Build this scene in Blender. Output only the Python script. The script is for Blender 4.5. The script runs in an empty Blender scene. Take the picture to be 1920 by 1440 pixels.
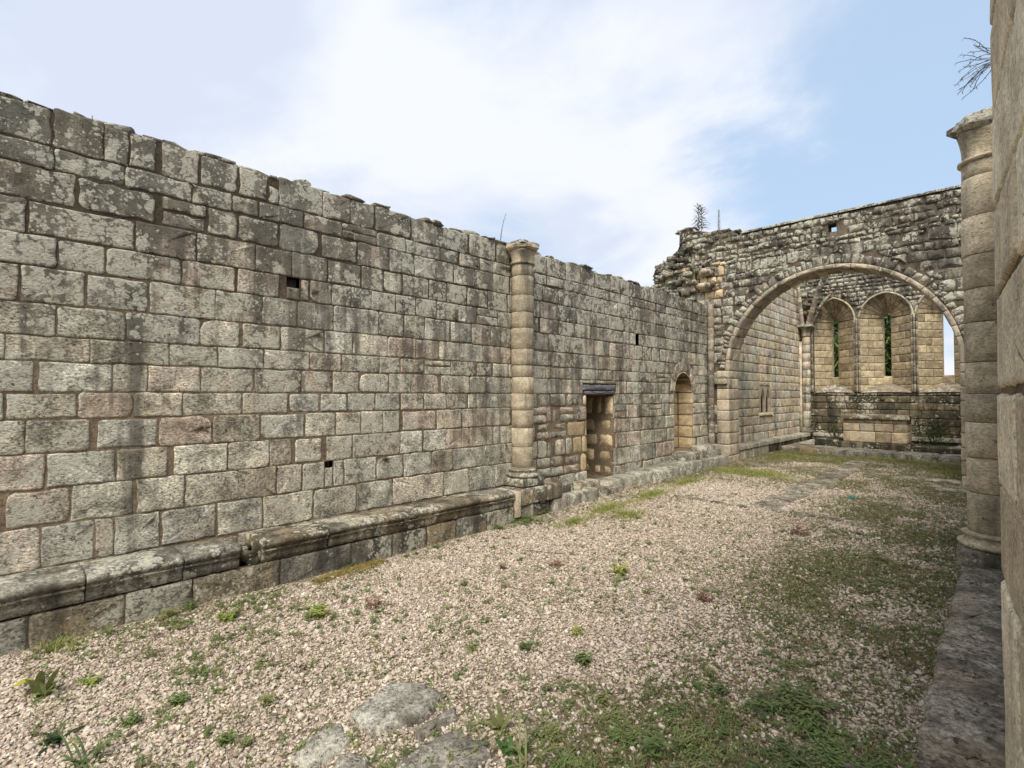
import bpy, math, random
import numpy as np
from mathutils import Vector, Matrix, noise

random.seed(7)
rng = np.random.default_rng(7)
S = bpy.context.scene
COL = S.collection
PI = math.pi

# ------------------------------------------------------------------ camera, world, sun, exposure
EYE = 1.79
TH = math.atan(930/960); PITCH = math.radians(1.2)
cam = bpy.data.cameras.new('camera'); camo = bpy.data.objects.new('camera', cam); COL.objects.link(camo)
cam.sensor_width = 36; cam.lens = 18; cam.clip_start = .03; cam.clip_end = 3000
camo.location = (0, 0, EYE); camo.rotation_euler = (PI/2+PITCH, 0, TH)
S.camera = camo

SUN_AZ = Vector((.30, -.52, .80)).normalized()
w = bpy.data.worlds.new('World'); S.world = w; w.use_nodes = True
def node(nt, typ, ins=None, **props):
    n = nt.nodes.new(typ)
    for k, v in props.items(): setattr(n, k, v)
    for k, v in (ins or {}).items():
        s = n.inputs[k]
        if isinstance(v, bpy.types.NodeSocket): nt.links.new(v, s)
        else: s.default_value = v
    return n
def mth(nt, op, a, b=0.0, c=None, clamp=False):
    n = nt.nodes.new('ShaderNodeMath'); n.operation = op; n.use_clamp = clamp
    for i, v in enumerate((a, b) if c is None else (a, b, c)):
        if isinstance(v, bpy.types.NodeSocket): nt.links.new(v, n.inputs[i])
        else: n.inputs[i].default_value = v
    return n.outputs[0]
def vmth(nt, op, a, b=(0, 0, 0)):
    n = nt.nodes.new('ShaderNodeVectorMath'); n.operation = op
    for i, v in enumerate((a, b)):
        if isinstance(v, bpy.types.NodeSocket): nt.links.new(v, n.inputs[i])
        else: n.inputs[i].default_value = v
    return n.outputs[0]
def mix(nt, f, a, b, mode='MIX'):
    n = nt.nodes.new('ShaderNodeMix'); n.data_type = 'RGBA'; n.blend_type = mode; n.clamp_result = False
    for i, v in ((0, f), (6, a), (7, b)):
        if isinstance(v, bpy.types.NodeSocket): nt.links.new(v, n.inputs[i])
        else: n.inputs[i].default_value = v if i == 0 else (*v[:3], 1)
    return n.outputs[2]
def rng_(nt, v, a, b, c=0.0, d=1.0, smooth=True):
    n = nt.nodes.new('ShaderNodeMapRange'); n.interpolation_type = 'SMOOTHSTEP' if smooth else 'LINEAR'
    nt.links.new(v, n.inputs[0])
    for i, x in enumerate((a, b, c, d)): n.inputs[i+1].default_value = x
    return n.outputs[0]
def nz(nt, vec, scale, det=3, rough=.55, dist=0.0):
    n = node(nt, 'ShaderNodeTexNoise', {'Vector': vec, 'Scale': scale, 'Detail': det, 'Roughness': rough, 'Distortion': dist})
    return n.outputs[0]
def ramp(nt, f, stops, const=False):
    n = nt.nodes.new('ShaderNodeValToRGB'); cr = n.color_ramp
    if const: cr.interpolation = 'CONSTANT'
    while len(cr.elements) > len(stops) and len(cr.elements) > 1: cr.elements.remove(cr.elements[-1])
    while len(cr.elements) < len(stops): cr.elements.new(.5)
    for e, (p, c) in zip(cr.elements, stops): e.position = p; e.color = (*c, 1)
    nt.links.new(f, n.inputs[0]); return n.outputs[0]

nt = w.node_tree; nt.nodes.clear()
tc = node(nt, 'ShaderNodeTexCoord').outputs['Generated']
sky = node(nt, 'ShaderNodeTexSky', sky_type='NISHITA')
sky.sun_disc = False
sky.sun_elevation = math.asin(SUN_AZ.z); sky.sun_rotation = math.atan2(SUN_AZ.x, SUN_AZ.y)
sky.air_density = 1.0; sky.dust_density = 1.5; sky.ozone_density = 1.0
sep = node(nt, 'ShaderNodeSeparateXYZ', {0: tc})
hz = mth(nt, 'ADD', mth(nt, 'MAXIMUM', sep.outputs[2], 0.0), .22)
cc = node(nt, 'ShaderNodeCombineXYZ', {0: mth(nt, 'DIVIDE', sep.outputs[0], hz), 1: mth(nt, 'DIVIDE', sep.outputs[1], hz)}).outputs[0]
c1 = nz(nt, vmth(nt, 'ADD', cc, (3.1, 1.2, .4)), .55, 6, .52, .6)
c2 = nz(nt, vmth(nt, 'ADD', cc, (7.3, 4.2, 2.4)), 1.5, 9, .62, .4)
cov = mth(nt, 'ADD', mth(nt, 'MULTIPLY', c1, .52), mth(nt, 'MULTIPLY', c2, .48))
def blob(px, py, r0, r1, amp):
    a = (px-960)/960; b = (720-py)/960
    d = Vector((-math.sin(TH)+math.cos(TH)*a, math.cos(TH)+math.sin(TH)*a, b+.021)).normalized()
    n = nt.nodes.new('ShaderNodeVectorMath'); n.operation = 'DOT_PRODUCT'
    nt.links.new(tc, n.inputs[0]); n.inputs[1].default_value = d
    return mth(nt, 'MULTIPLY', rng_(nt, n.outputs['Value'], math.cos(r1), math.cos(r0)), amp)
for bl in ((1650, 290, .05, .36, -.17), (560, 230, .05, .22, -.05), (150, 80, .05, .4, -.04), (1120, 400, .02, .22, .06), (1250, 120, .1, .6, .04), (330, 60, .02, .3, .06), (620, 330, .05, .35, .05), (420, 130, .03, .3, .07), (60, 250, .03, .25, .04), (1500, 60, .02, .25, .07), (1330, 420, .02, .12, .05)):
    cov = mth(nt, 'ADD', cov, blob(*bl))
cm = rng_(nt, cov, .37, .56)
shade = nz(nt, vmth(nt, 'ADD', cc, (1.3, 9.2, 5.4)), 1.1, 5, .5, .3)
ccol = mix(nt, rng_(nt, shade, .42, .56), (3.5, 3.62, 3.92), (2.7, 2.98, 3.55))
bluec = mix(nt, .85, sky.outputs[0], (1.95, 2.55, 3.35))
scol = mix(nt, cm, bluec, ccol)
bg = node(nt, 'ShaderNodeBackground', {'Color': scol, 'Strength': .10})
wo = node(nt, 'ShaderNodeOutputWorld', {'Surface': bg.outputs[0]})

sun = bpy.data.lights.new('sun', 'SUN'); suno = bpy.data.objects.new('sun', sun); COL.objects.link(suno)
sun.energy = 1.5; sun.angle = math.radians(34); sun.color = (1, .94, .84)
suno.rotation_euler = SUN_AZ.to_track_quat('Z', 'Y').to_euler()
S.view_settings.view_transform = 'Standard'; S.view_settings.look = 'None'
S.view_settings.exposure = 1.42; S.view_settings.gamma = 1; S.view_settings.use_curve_mapping = False
S.cycles.max_bounces = 6; S.cycles.diffuse_bounces = 4

# ------------------------------------------------------------------ calibration helpers (a pixel of the photograph back to a real plane)
def ray(px, py):
    a = (px-960)/960; b = (720-py)/960
    cf = math.cos(PITCH)-b*math.sin(PITCH); cu = math.sin(PITCH)+b*math.cos(PITCH)
    return Vector((-math.sin(TH)*cf+math.cos(TH)*a, math.cos(TH)*cf+math.sin(TH)*a, cu))
def onX(px, py, x): d = ray(px, py); t = x/d[0]; return d[1]*t, EYE+d[2]*t
def onY(px, py, y): d = ray(px, py); t = y/d[1]; return d[0]*t, EYE+d[2]*t
def gz(x, y):
    s = min(1, max(0, (y-5)/3)); s = s*s*(3-2*s)
    return .1*s
def onG(px, py):
    d = ray(px, py); z = 0
    for _ in range(6):
        t = (z-EYE)/d[2]; z = gz(d[0]*t, d[1]*t)
    return d[0]*t, d[1]*t
FW = Vector((-math.sin(TH), math.cos(TH), 0)); RT = Vector((math.cos(TH), math.sin(TH), 0))
def score(c, area):
    v = Vector(c)-Vector((0, 0, EYE)); f = v.dot(FW)
    if f < .3: return 0
    a = v.dot(RT)/f; b = v.z/f
    if abs(a) > 1.05 or b > .8 or b < -.8: return area*1e-6
    return area/(f*f)

# ------------------------------------------------------------------ materials
def new_mat(name):
    m = bpy.data.materials.new(name); m.use_nodes = True; m.node_tree.nodes.clear(); return m, m.node_tree
def finish_mat(nt, col, rough, height=None, dist=.01, strength=1.0, spec=.25, extra=None):
    ins = {'Base Color': col, 'Roughness': rough, 'Specular IOR Level': spec}
    p = node(nt, 'ShaderNodeBsdfPrincipled', ins)
    if height is not None:
        b = node(nt, 'ShaderNodeBump', {'Height': height, 'Distance': dist, 'Strength': strength})
        nt.links.new(b.outputs[0], p.inputs['Normal'])
    node(nt, 'ShaderNodeOutputMaterial', {'Surface': p.outputs[0]})
def stone_mat(name, cols, dark=(.045, .042, .032), algae=.5, hz=(2.0, 4.2, .35), lichen=.5, lich_hz=None, streak=1.0,
              bump=.012, pit=.5, contrast=1.0, joint_col=None, lowdark=None, warm=None, ndark=0.0):
    m, nt = new_mat(name)
    at = node(nt, 'ShaderNodeAttribute', attribute_name='rnd')
    sc = node(nt, 'ShaderNodeSeparateColor', {0: at.outputs['Color']})
    r, g, b = sc.outputs
    geo = node(nt, 'ShaderNodeNewGeometry')
    pos = geo.outputs['Position']
    sp = node(nt, 'ShaderNodeSeparateXYZ', {0: pos}); z = sp.outputs[2]
    off = vmth(nt, 'ADD', pos, vmth(nt, 'MULTIPLY', at.outputs['Color'], (9, 11, 13)))
    k = len(cols)
    col = ramp(nt, r, [(i/(k), c) for i, c in enumerate(cols)])
    col = mix(nt, 1.0, col, node(nt, 'ShaderNodeCombineColor', {0: rng_(nt, g, 0, 1, .78, 1.18), 1: rng_(nt, g, 0, 1, .78, 1.18), 2: rng_(nt, g, 0, 1, .78, 1.18)}).outputs[0], 'MULTIPLY')
    n1 = nz(nt, off, 5.0, 6, .68)
    v1 = rng_(nt, n1, .3, .7, 1-.38*contrast, 1+.30*contrast)
    n2 = nz(nt, vmth(nt, 'MULTIPLY', off, (1, 1, 1.9)), 40, 5, .75)
    v2 = rng_(nt, n2, .34, .66, 1-.46*contrast, 1+.30*contrast)
    vv = mth(nt, 'MULTIPLY', v1, v2)
    col = mix(nt, 1.0, col, node(nt, 'ShaderNodeCombineColor', {0: vv, 1: vv, 2: vv}).outputs[0], 'MULTIPLY')
    if warm:   # ochre / rust blush
        wn = nz(nt, vmth(nt, 'ADD', pos, (4, 8, 2)), 1.7, 4, .6)
        col = mix(nt, rng_(nt, wn, .52, .68, 0, warm[1]), col, warm[0])
    # algae: vertical streaks + patches, growing with height
    st = nz(nt, vmth(nt, 'MULTIPLY', pos, (2.6, 2.6, .20)), 1.5, 5, .62, .2)
    st2 = nz(nt, vmth(nt, 'MULTIPLY', pos, (9, 9, 1.3)), 1.4, 4, .65)
    pn = nz(nt, off, 2.6, 5, .7)
    hsum = mth(nt, 'ADD', mth(nt, 'MULTIPLY', st, 1.2*streak), mth(nt, 'ADD', mth(nt, 'MULTIPLY', pn, .28), mth(nt, 'MULTIPLY', st2, .28)))
    hh = rng_(nt, z, hz[0], hz[1], 0, hz[2], smooth=False)
    hsum = mth(nt, 'ADD', hsum, hh)
    if lowdark: hsum = mth(nt, 'ADD', hsum, rng_(nt, z, lowdark[0], lowdark[1], lowdark[2], 0, smooth=False))
    t0 = .93-.12*(algae-.5)*2 - (1-streak)*.6
    am = rng_(nt, hsum, t0, t0+.26, 0, .92)
    fine = rng_(nt, n2, .35, .65, .55, 1)
    am = mth(nt, 'MULTIPLY', am, fine)
    col = mix(nt, am, col, dark)
    # pits
    pv = nz(nt, off, 26, 3, .75)
    pm = rng_(nt, pv, .40-.06*(1-pit), .33-.06*(1-pit), 0, 1)
    col = mix(nt, mth(nt, 'MULTIPLY', pm, .75), col, (dark[0]*1.1, dark[1], dark[2]))
    # lichen: round crusts of varying size, thickest in patches
    wv = node(nt, 'ShaderNodeTexNoise', {'Vector': off, 'Scale': 22.0, 'Detail': 3.0, 'Roughness': .6}).outputs['Color']
    woff = vmth(nt, 'ADD', off, vmth(nt, 'MULTIPLY', vmth(nt, 'SUBTRACT', wv, (.5, .5, .5)), (.05, .05, .05)))
    ln = nz(nt, off, 6, 3, .6, .2); lp = nz(nt, vmth(nt, 'ADD', pos, (2, 5, 9)), 1.6, 3, .6)
    lv = mth(nt, 'ADD', mth(nt, 'MULTIPLY', ln, .6), mth(nt, 'SUBTRACT', mth(nt, 'MULTIPLY', lp, 1.1), .35))
    lv = mth(nt, 'ADD', lv, .10*(lichen-.5)+.03)
    if lich_hz: lv = mth(nt, 'ADD', lv, rng_(nt, z, lich_hz[0], lich_hz[1], 0, lich_hz[2], smooth=False))
    lm = None
    for scv, lo, thr in ((10.0, .05, .53), (19.0, .03, .52), (40.0, .0, .53)):
        vo = node(nt, 'ShaderNodeTexVoronoi', {'Vector': woff, 'Scale': scv, 'Randomness': 1.0})
        rr = node(nt, 'ShaderNodeSeparateColor', {0: vo.outputs['Color']}).outputs[0]
        rad = mth(nt, 'MULTIPLY', rng_(nt, mth(nt, 'ADD', lv, mth(nt, 'MULTIPLY', mth(nt, 'SUBTRACT', rr, .5), .30)), thr, thr+.22, lo*0, .62, smooth=False), 1.0)
        k_ = mth(nt, 'MULTIPLY', mth(nt, 'SUBTRACT', rad, vo.outputs['Distance']), 9.0, clamp=True)
        lm = k_ if lm is None else mth(nt, 'MAXIMUM', lm, k_)
    lm = mth(nt, 'MULTIPLY', lm, rng_(nt, n2, .32, .58, .30, .92))
    if lichen <= .02: lm = mth(nt, 'MULTIPLY', lm, 0.0)
    lcol = mix(nt, n1, (.50, .475, .37), (.68, .65, .53))
    col = mix(nt, lm, col, lcol)
    h = mth(nt, 'ADD', mth(nt, 'MULTIPLY', n1, .9), mth(nt, 'MULTIPLY', n2, .55))
    h = mth(nt, 'SUBTRACT', h, mth(nt, 'MULTIPLY', pm, .35*pit+.15))
    h = mth(nt, 'ADD', h, mth(nt, 'MULTIPLY', lm, .08))
    if ndark: col = mix(nt, ndark, col, (0, 0, 0))
    finish_mat(nt, col, .92, h, bump*1.7, 1.0, .15)
    return m
CREAM, PINKY, GREENY, OCHRE, GREYB = (.66, .60, .46), (.60, .49, .385), (.58, .545, .42), (.48, .36, .20), (.30, .28, .23)
M = {}
M['wall'] = stone_mat('nave_stone', [GREENY, CREAM, PINKY, (.50, .44, .325), (.56, .53, .43)], algae=.66, hz=(1.0, 3.5, .24), lichen=.16, lich_hz=(1.2, 2.9, .11), warm=((.40, .27, .15), .22), pit=.9, contrast=1.45, dark=(.075, .07, .055))
M['bench'] = stone_mat('bench_stone', [(.30, .28, .22), GREYB, (.36, .33, .25), (.30, .25, .17)], algae=1.05, hz=(0, 4, .0), lichen=.4, pit=1.0, contrast=1.25, warm=((.34, .23, .11), .55), dark=(.05, .047, .038))
M['ledge'] = stone_mat('ledge_stone', [(.34, .30, .235), (.40, .35, .27), (.28, .25, .19)], algae=.85, hz=(0, 4, 0), lichen=-.1, pit=1.0, contrast=1.5, warm=((.30, .22, .14), .5), dark=(.035, .03, .024))
M['rubble'] = stone_mat('rubble_stone', [(.34, .295, .225), (.38, .35, .28), (.50, .44, .34), (.27, .23, .18)], algae=.92, hz=(2.5, 5.6, .14), lichen=.95, contrast=1.45, pit=1.0, dark=(.05, .044, .036))
M['arch'] = stone_mat('arch_stone', [(.52, .43, .31), (.56, .47, .34), (.48, .41, .31)], algae=.42, hz=(2, 5, .10), lichen=.0, pit=.3, contrast=.7)
M['chancel'] = stone_mat('chancel_stone', [(.68, .60, .47), (.66, .54, .42), (.64, .62, .52), (.66, .56, .38)], algae=.50, hz=(1.5, 5, .06), lichen=.12, pit=.5, contrast=.9, lowdark=(.3, 1.2, .12))
M['embr'] = stone_mat('embrasure_stone', [(.56, .455, .295), (.62, .52, .345), (.50, .41, .27)], algae=.32, hz=(3.9, 5.2, .22), lichen=.0, pit=.4, contrast=.95, streak=.9)
M['dark'] = stone_mat('dark_stone', [(.15, .13, .085), (.20, .17, .11), (.12, .11, .075), (.25, .20, .13)], algae=.9, hz=(0, 4, 0), lichen=.1, pit=.8, contrast=1.2, lowdark=(.2, 1.3, .18), dark=(.018, .02, .013))
M['shaft'] = stone_mat('column_stone', [(.54, .45, .31), (.58, .49, .345), (.50, .42, .295)], algae=.36, hz=(3.2, 4.2, .16), lichen=.0, pit=.5, contrast=.8)
M['shaftb'] = stone_mat('stained_shaft_stone', [(.36, .29, .20), (.30, .26, .2)], algae=.62, hz=(3, 5, .05), lichen=.1, pit=.3)
M['basest'] = stone_mat('column_base_stone', [(.25, .22, .16), (.3, .27, .2)], algae=.9, hz=(3, 5, .05), lichen=.35, pit=1)
M['pier'] = stone_mat('pier_stone', [(.80, .66, .45), (.80, .69, .49), (.78, .62, .41)], algae=.0, hz=(2.2, 4.2, .06), lichen=.0, pit=.35, contrast=.75, streak=1.0)
M['door'] = stone_mat('doorway_stone', [(.62, .48, .29), (.66, .53, .34), (.57, .44, .26)], algae=.16, hz=(3, 5, 0), lichen=.0, pit=.4, contrast=.8)
M['altar'] = stone_mat('altar_stone', [(.62, .48, .31), (.64, .52, .36), (.56, .45, .30)], algae=.26, hz=(.85, 1.25, .22), lichen=.05, pit=.4, contrast=.9)
M['step'] = stone_mat('step_stone', [(.33, .31, .24), (.38, .35, .27)], algae=.55, hz=(3, 5, 0), lichen=.4, pit=.7)
M['path'] = stone_mat('path_stone', [(.42, .39, .32), (.48, .44, .36), (.36, .33, .27)], algae=.75, hz=(3, 5, 0), lichen=.42, pit=1.0, contrast=1.2, dark=(.08, .06, .045))
def mortar_mat(name, c1, c2, darkf=.5, hzz=None):
    m, nt = new_mat(name)
    pos = node(nt, 'ShaderNodeNewGeometry').outputs['Position']
    n1 = nz(nt, pos, 4, 5, .65); n2 = nz(nt, pos, 38, 5, .7); n3 = nz(nt, pos, 1.1, 3, .6)
    col = mix(nt, rng_(nt, n1, .35, .65), c1, c2)
    f = rng_(nt, n2, .3, .7, .55, 1.3)
    col = mix(nt, 1.0, col, node(nt, 'ShaderNodeCombineColor', {0: f, 1: f, 2: f}).outputs[0], 'MULTIPLY')
    dk = rng_(nt, n3, .38, .62, 0, darkf)
    if hzz:
        z = node(nt, 'ShaderNodeSeparateXYZ', {0: pos}).outputs[2]
        dk = mth(nt, 'MAXIMUM', dk, rng_(nt, z, *hzz))
    col = mix(nt, dk, col, (.035, .028, .02))
    finish_mat(nt, col, .95, mth(nt, 'ADD', n1, mth(nt, 'MULTIPLY', n2, .8)), .02, 1.0, .1)
    return m
M['mortar'] = mortar_mat('mortar', (.32, .245, .165), (.24, .18, .12), .35, (1.9, 3.2, 0, .75))
M['mortar_d'] = mortar_mat('dark_mortar', (.24, .19, .135), (.14, .11, .08), .5)
M['mortar_o'] = mortar_mat('ochre_mortar', (.62, .44, .23), (.50, .35, .18), .12)
M['mortar_p'] = mortar_mat('pale_mortar', (.25, .17, .10), (.17, .12, .08), .3)
def simple_mat(name, cols, var=.25, rough=.8, trans=0.0, scale=6, objrand=True):
    m, nt = new_mat(name)
    if objrand: r = node(nt, 'ShaderNodeObjectInfo').outputs['Random']
    else:
        at = node(nt, 'ShaderNodeAttribute', attribute_name='rnd'); r = node(nt, 'ShaderNodeSeparateColor', {0: at.outputs['Color']}).outputs[0]
    k = len(cols); col = ramp(nt, r, [(i/k, c) for i, c in enumerate(cols)])
    n1 = nz(nt, node(nt, 'ShaderNodeNewGeometry').outputs['Position'], scale, 4, .6)
    f = rng_(nt, n1, .3, .7, 1-var, 1+var)
    col = mix(nt, 1.0, col, node(nt, 'ShaderNodeCombineColor', {0: f, 1: f, 2: f}).outputs[0], 'MULTIPLY')
    p = node(nt, 'ShaderNodeBsdfPrincipled', {'Base Color': col, 'Roughness': rough, 'Specular IOR Level': .2})
    sh = p.outputs[0]
    if trans:
        t = node(nt, 'ShaderNodeBsdfTranslucent', {'Color': col})
        sh = node(nt, 'ShaderNodeMixShader', {0: trans, 1: sh, 2: t.outputs[0]}).outputs[0]
    node(nt, 'ShaderNodeOutputMaterial', {'Surface': sh})
    return m
M['pebble'] = simple_mat('gravel_pebble', [(.50, .405, .325), (.62, .53, .43), (.40, .32, .25), (.70, .63, .52), (.53, .41, .32), (.55, .47, .36), (.34, .275, .215)], .3, .85, scale=60)
M['leaf'] = simple_mat('green_leaf', [(.145, .205, .065), (.19, .25, .085), (.11, .155, .055), (.24, .26, .10)], .25, .6, .25, 30)
M['treeleaf'] = simple_mat('tree_leaf', [(.28, .36, .13), (.36, .43, .18), (.19, .26, .09)], .4, .6, .4, 3)  # greens lightened and greyed: distance haze put into the leaf colour
M['leafd'] = simple_mat('dark_leaf', [(.04, .085, .02), (.06, .12, .03), (.03, .06, .02)], .3, .6, .2, 10)
M['leafy'] = simple_mat('yellow_leaf', [(.38, .36, .07), (.30, .33, .06)], .2, .6, .2, 30)
M['dry'] = simple_mat('dry_weed', [(.30, .24, .13), (.24, .22, .11), (.30, .18, .11), (.20, .20, .09)], .3, .8, .2, 30)
M['moss'] = simple_mat('low_weed', [(.17, .20, .075), (.22, .21, .09), (.13, .155, .055), (.22, .18, .10)], .3, .8, .2, 30)
M['grass'] = simple_mat('grass_blade', [(.30, .36, .08), (.38, .39, .12), (.21, .29, .06), (.40, .35, .15)], .25, .7, .25, 20)
M['rust'] = simple_mat('reddish_weed', [(.22, .10, .07), (.28, .15, .10)], .25, .8, .1, 30)
M['stem'] = simple_mat('grey_stem', [(.17, .18, .13), (.22, .22, .15)], .2, .8)
M['bark'] = simple_mat('bark', [(.10, .075, .05)], .3, .9)
M['teal'] = simple_mat('teal_plastic', [(.02, .22, .20)], .1, .4)
def wood_mat():
    m, nt = new_mat('weathered_wood')
    pos = node(nt, 'ShaderNodeNewGeometry').outputs['Position']
    n1 = nz(nt, vmth(nt, 'MULTIPLY', pos, (2, 2, 26)), 2.2, 5, .7, .3)
    col = ramp(nt, n1, [(.3, (.05, .048, .048)), (.5, (.17, .165, .17)), (.7, (.33, .32, .33))])
    finish_mat(nt, col, .85, n1, .02, 1, .2); return m
M['wood'] = wood_mat()
def ground_mat():
    m, nt = new_mat('ground_gravel')
    pos = node(nt, 'ShaderNodeNewGeometry').outputs['Position']
    vo = node(nt, 'ShaderNodeTexVoronoi', {'Vector': pos, 'Scale': 38.0})
    hue = node(nt, 'ShaderNodeSeparateColor', {0: vo.outputs['Color']}).outputs[0]
    peb = ramp(nt, hue, [(0, (.30, .23, .18)), (.3, (.48, .39, .32)), (.6, (.38, .30, .23)), (.85, (.60, .53, .45))])
    peb = mix(nt, rng_(nt, vo.outputs['Distance'], .35, .6), peb, (.24, .19, .145))
    sp = node(nt, 'ShaderNodeSeparateXYZ', {0: pos})
    n1 = nz(nt, pos, .9, 5, .6); n2 = nz(nt, pos, 30, 4, .7)
    # earth takes over near the right-hand bench and the chancel
    fx = rng_(nt, sp.outputs[0], -2.6, -1.2, -.25, .5, smooth=False)
    fy = rng_(nt, sp.outputs[1], 9.0, 12.5, 0, .5, smooth=False)
    fm = rng_(nt, mth(nt, 'ADD', n1, mth(nt, 'MAXIMUM', fx, fy)), .52, .80, 0, .85)
    earth = mix(nt, n2, (.12, .095, .055), (.21, .17, .10))
    col = mix(nt, fm, peb, earth)
    far = rng_(nt, mth(nt, 'ABSOLUTE', mth(nt, 'ADD', sp.outputs[0], 2.65)), 3.6, 5.5)
    col = mix(nt, far, col, mix(nt, n2, (.07, .11, .03), (.13, .16, .05)))
    h = mth(nt, 'SUBTRACT', mth(nt, 'MULTIPLY', n2, .5), vo.outputs['Distance'])
    finish_mat(nt, col, .92, h, .015, .9, .15); return m
M['ground'] = ground_mat()

# ------------------------------------------------------------------ object helpers
def tag(o, label=None, cat=None, group=None, kind=None):
    if label: o['label'] = label
    if cat: o['category'] = cat
    if group: o['group'] = group
    if kind: o['kind'] = kind
    return o
def empty(name, loc, label, cat, group=None):
    o = bpy.data.objects.new(name, None); COL.objects.link(o); o.location = loc; o.empty_display_size = .2
    return tag(o, label, cat, group)
def mesh_obj(name, verts, faces, mat, parent=None, rnd=None, smooth=True, kind=None):
    me = bpy.data.meshes.new(name)
    V = [tuple(v) for v in verts]
    if parent is not None:
        l = parent.location; 
        V = [(v[0]-l[0], v[1]-l[1], v[2]-l[2]) for v in V]
    me.from_pydata(V, [], faces)
    if smooth: me.polygons.foreach_set('use_smooth', [True]*len(me.polygons))
    if rnd is None: rnd = (random.random(), random.random(), random.random())
    a = me.color_attributes.new('rnd', 'FLOAT_COLOR', 'POINT')
    arr = np.ones((len(V), 4), dtype=np.float32)
    arr[:, :3] = np.array(rnd, dtype=np.float32)
    a.data.foreach_set('color', arr.ravel())
    me.materials.append(mat)
    o = bpy.data.objects.new(name, me); COL.objects.link(o)
    if parent is not None: o.parent = parent
    if kind: o['kind'] = kind
    return o

def plane_map(o, u, v, n):
    o, u, v, n = map(Vector, (o, u, v, n))
    return lambda a, b, d: o+u*a+v*b+n*d
def surf_map(f, flip=False):
    def mp(a, b, d):
        p = f(a, b); e = .01
        n = (f(a+e, b)-f(a-e, b)).cross(f(a, b+e)-f(a, b-e)).normalized()
        if flip: n = -n
        return p+n*d
    return mp

def outline(poly, rad, jit, seg):
    pts = []; n = len(poly)
    for i in range(n):
        p = Vector(poly[i]); a = Vector(poly[i-1]); b = Vector(poly[(i+1) % n])
        da = (a-p); db = (b-p); la, lb = da.length, db.length
        if la < 1e-6 or lb < 1e-6: continue
        r = min(rad*random.uniform(.3, 1.5)*(2.6 if random.random() < .09 else 1), .42*la, .42*lb)
        P1 = p+da/la*r; P3 = p+db/lb*r; P2 = p*.45+(P1+P3)*.275
        pts += [P1, P2, P3]
        L = lb-2*r
        k = int(L/seg)
        q = Vector(poly[(i+1) % n])-db/lb*r*1.0
        for j in range(1, k+1):
            t = j/(k+1)
            m = P3.lerp(q, t)
            m += Vector((-db.y, db.x))/lb*random.uniform(-jit, jit*.5)*-1
            pts.append(m)
    return [p+Vector((random.uniform(-jit, jit), random.uniform(-jit, jit)))*.45 for p in pts]

class Mas:
    def __init__(s, root, mp, mat, name='stone'):
        s.root, s.mp, s.mat, s.name, s.items = root, mp, mat, name, []
    def add(s, poly, depth=.07, bulge=.006, jit=.006, rad=.02, gap=.006, seg=.12, proud=.004, edge=.014, clip=None, mat=None, rnd=None, mp=None, rough=.003):
        us = [p[0] for p in poly]; vs = [p[1] for p in poly]
        cu, cv = sum(us)/len(us), sum(vs)/len(vs)
        hu, hv = (max(us)-min(us))/2, (max(vs)-min(vs))/2
        if hu < gap*1.5 or hv < gap*1.5: return
        P = [((p[0]-cu)*(1-gap/hu)+cu, (p[1]-cv)*(1-gap/hv)+cv) for p in poly]
        o = outline(P, rad, jit, seg)
        if clip: o = [Vector(clip(p.x, p.y)) for p in o]
        us = [p.x for p in o]; vs = [p.y for p in o]
        cu, cv = sum(us)/len(us), sum(vs)/len(vs)
        hu, hv = max((max(us)-min(us))/2, .01), max((max(vs)-min(vs))/2, .01)
        if hu < .012 or hv < .012: return
        n = len(o); pr = random.uniform(-proud, proud); tu, tv = random.uniform(-proud, proud)/hu*.35, random.uniform(-proud, proud)/hv*.35
        mp = mp or s.mp; V = []; R = random.uniform
        e1 = min(edge, hu*.3, hv*.3)
        def dd(u, v): return pr+tu*(u-cu)+tv*(v-cv)
        for p in o: V.append(mp(p.x, p.y, -depth))
        for p in o: V.append(mp(p.x, p.y, dd(p.x, p.y)-e1*.9))
        for p in o:
            u = cu+(p.x-cu)*(1-e1/hu); v = cv+(p.y-cv)*(1-e1/hv)
            V.append(mp(u, v, dd(u, v)+R(-rough, rough)))
        e2 = min(e1*2.4, hu*.42, hv*.42)
        for p in o:
            u = cu+(p.x-cu)*(1-e2/hu); v = cv+(p.y-cv)*(1-e2/hv)
            V.append(mp(u, v, dd(u, v)+bulge*.25+R(-rough, rough)*.4))
        for p in o:
            u = cu+(p.x-cu)*.55; v = cv+(p.y-cv)*.55
            V.append(mp(u, v, dd(u, v)+bulge*.8+R(-rough, rough)))
        V.append(mp(cu, cv, pr+bulge+R(-rough, rough)))
        F = []
        for k in range(4):
            for i in range(n):
                j = (i+1) % n; F.append((k*n+i, k*n+j, (k+1)*n+j, (k+1)*n+i))
        for i in range(n): F.append((4*n+i, 4*n+(i+1) % n, 5*n))
        # orientation check
        a, b, c = V[4*n], V[4*n+1], V[5*n]
        nn = (b-a).cross(c-a); out = mp(cu, cv, .1)-mp(cu, cv, 0)
        if nn.dot(out) < 0: F = [tuple(reversed(f)) for f in F]
        c = V[5*n]; s.items.append((score(c, 4*hu*hv), V, F, rnd or (R(0, 1), R(0, 1), R(0, 1)), mat or s.mat))
    def finish(s, limit=280):
        s.items.sort(key=lambda t: -t[0])
        for sc_, V, F, r, m in s.items[:limit]:
            mesh_obj(s.name, V, F, m, s.root, r)
        rest = {}
        for it in s.items[limit:]: rest.setdefault(it[4].name, []).append(it)
        for k, its in rest.items():
            V, F, A = [], [], []
            for _, v, f, r, m in its:
                b = len(V); V += v; F += [tuple(i+b for i in q) for q in f]; A += [r]*len(v)
            mesh_obj('small_'+s.name+'s', V, F, its[0][4], s.root, A, kind='stuff')

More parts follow.
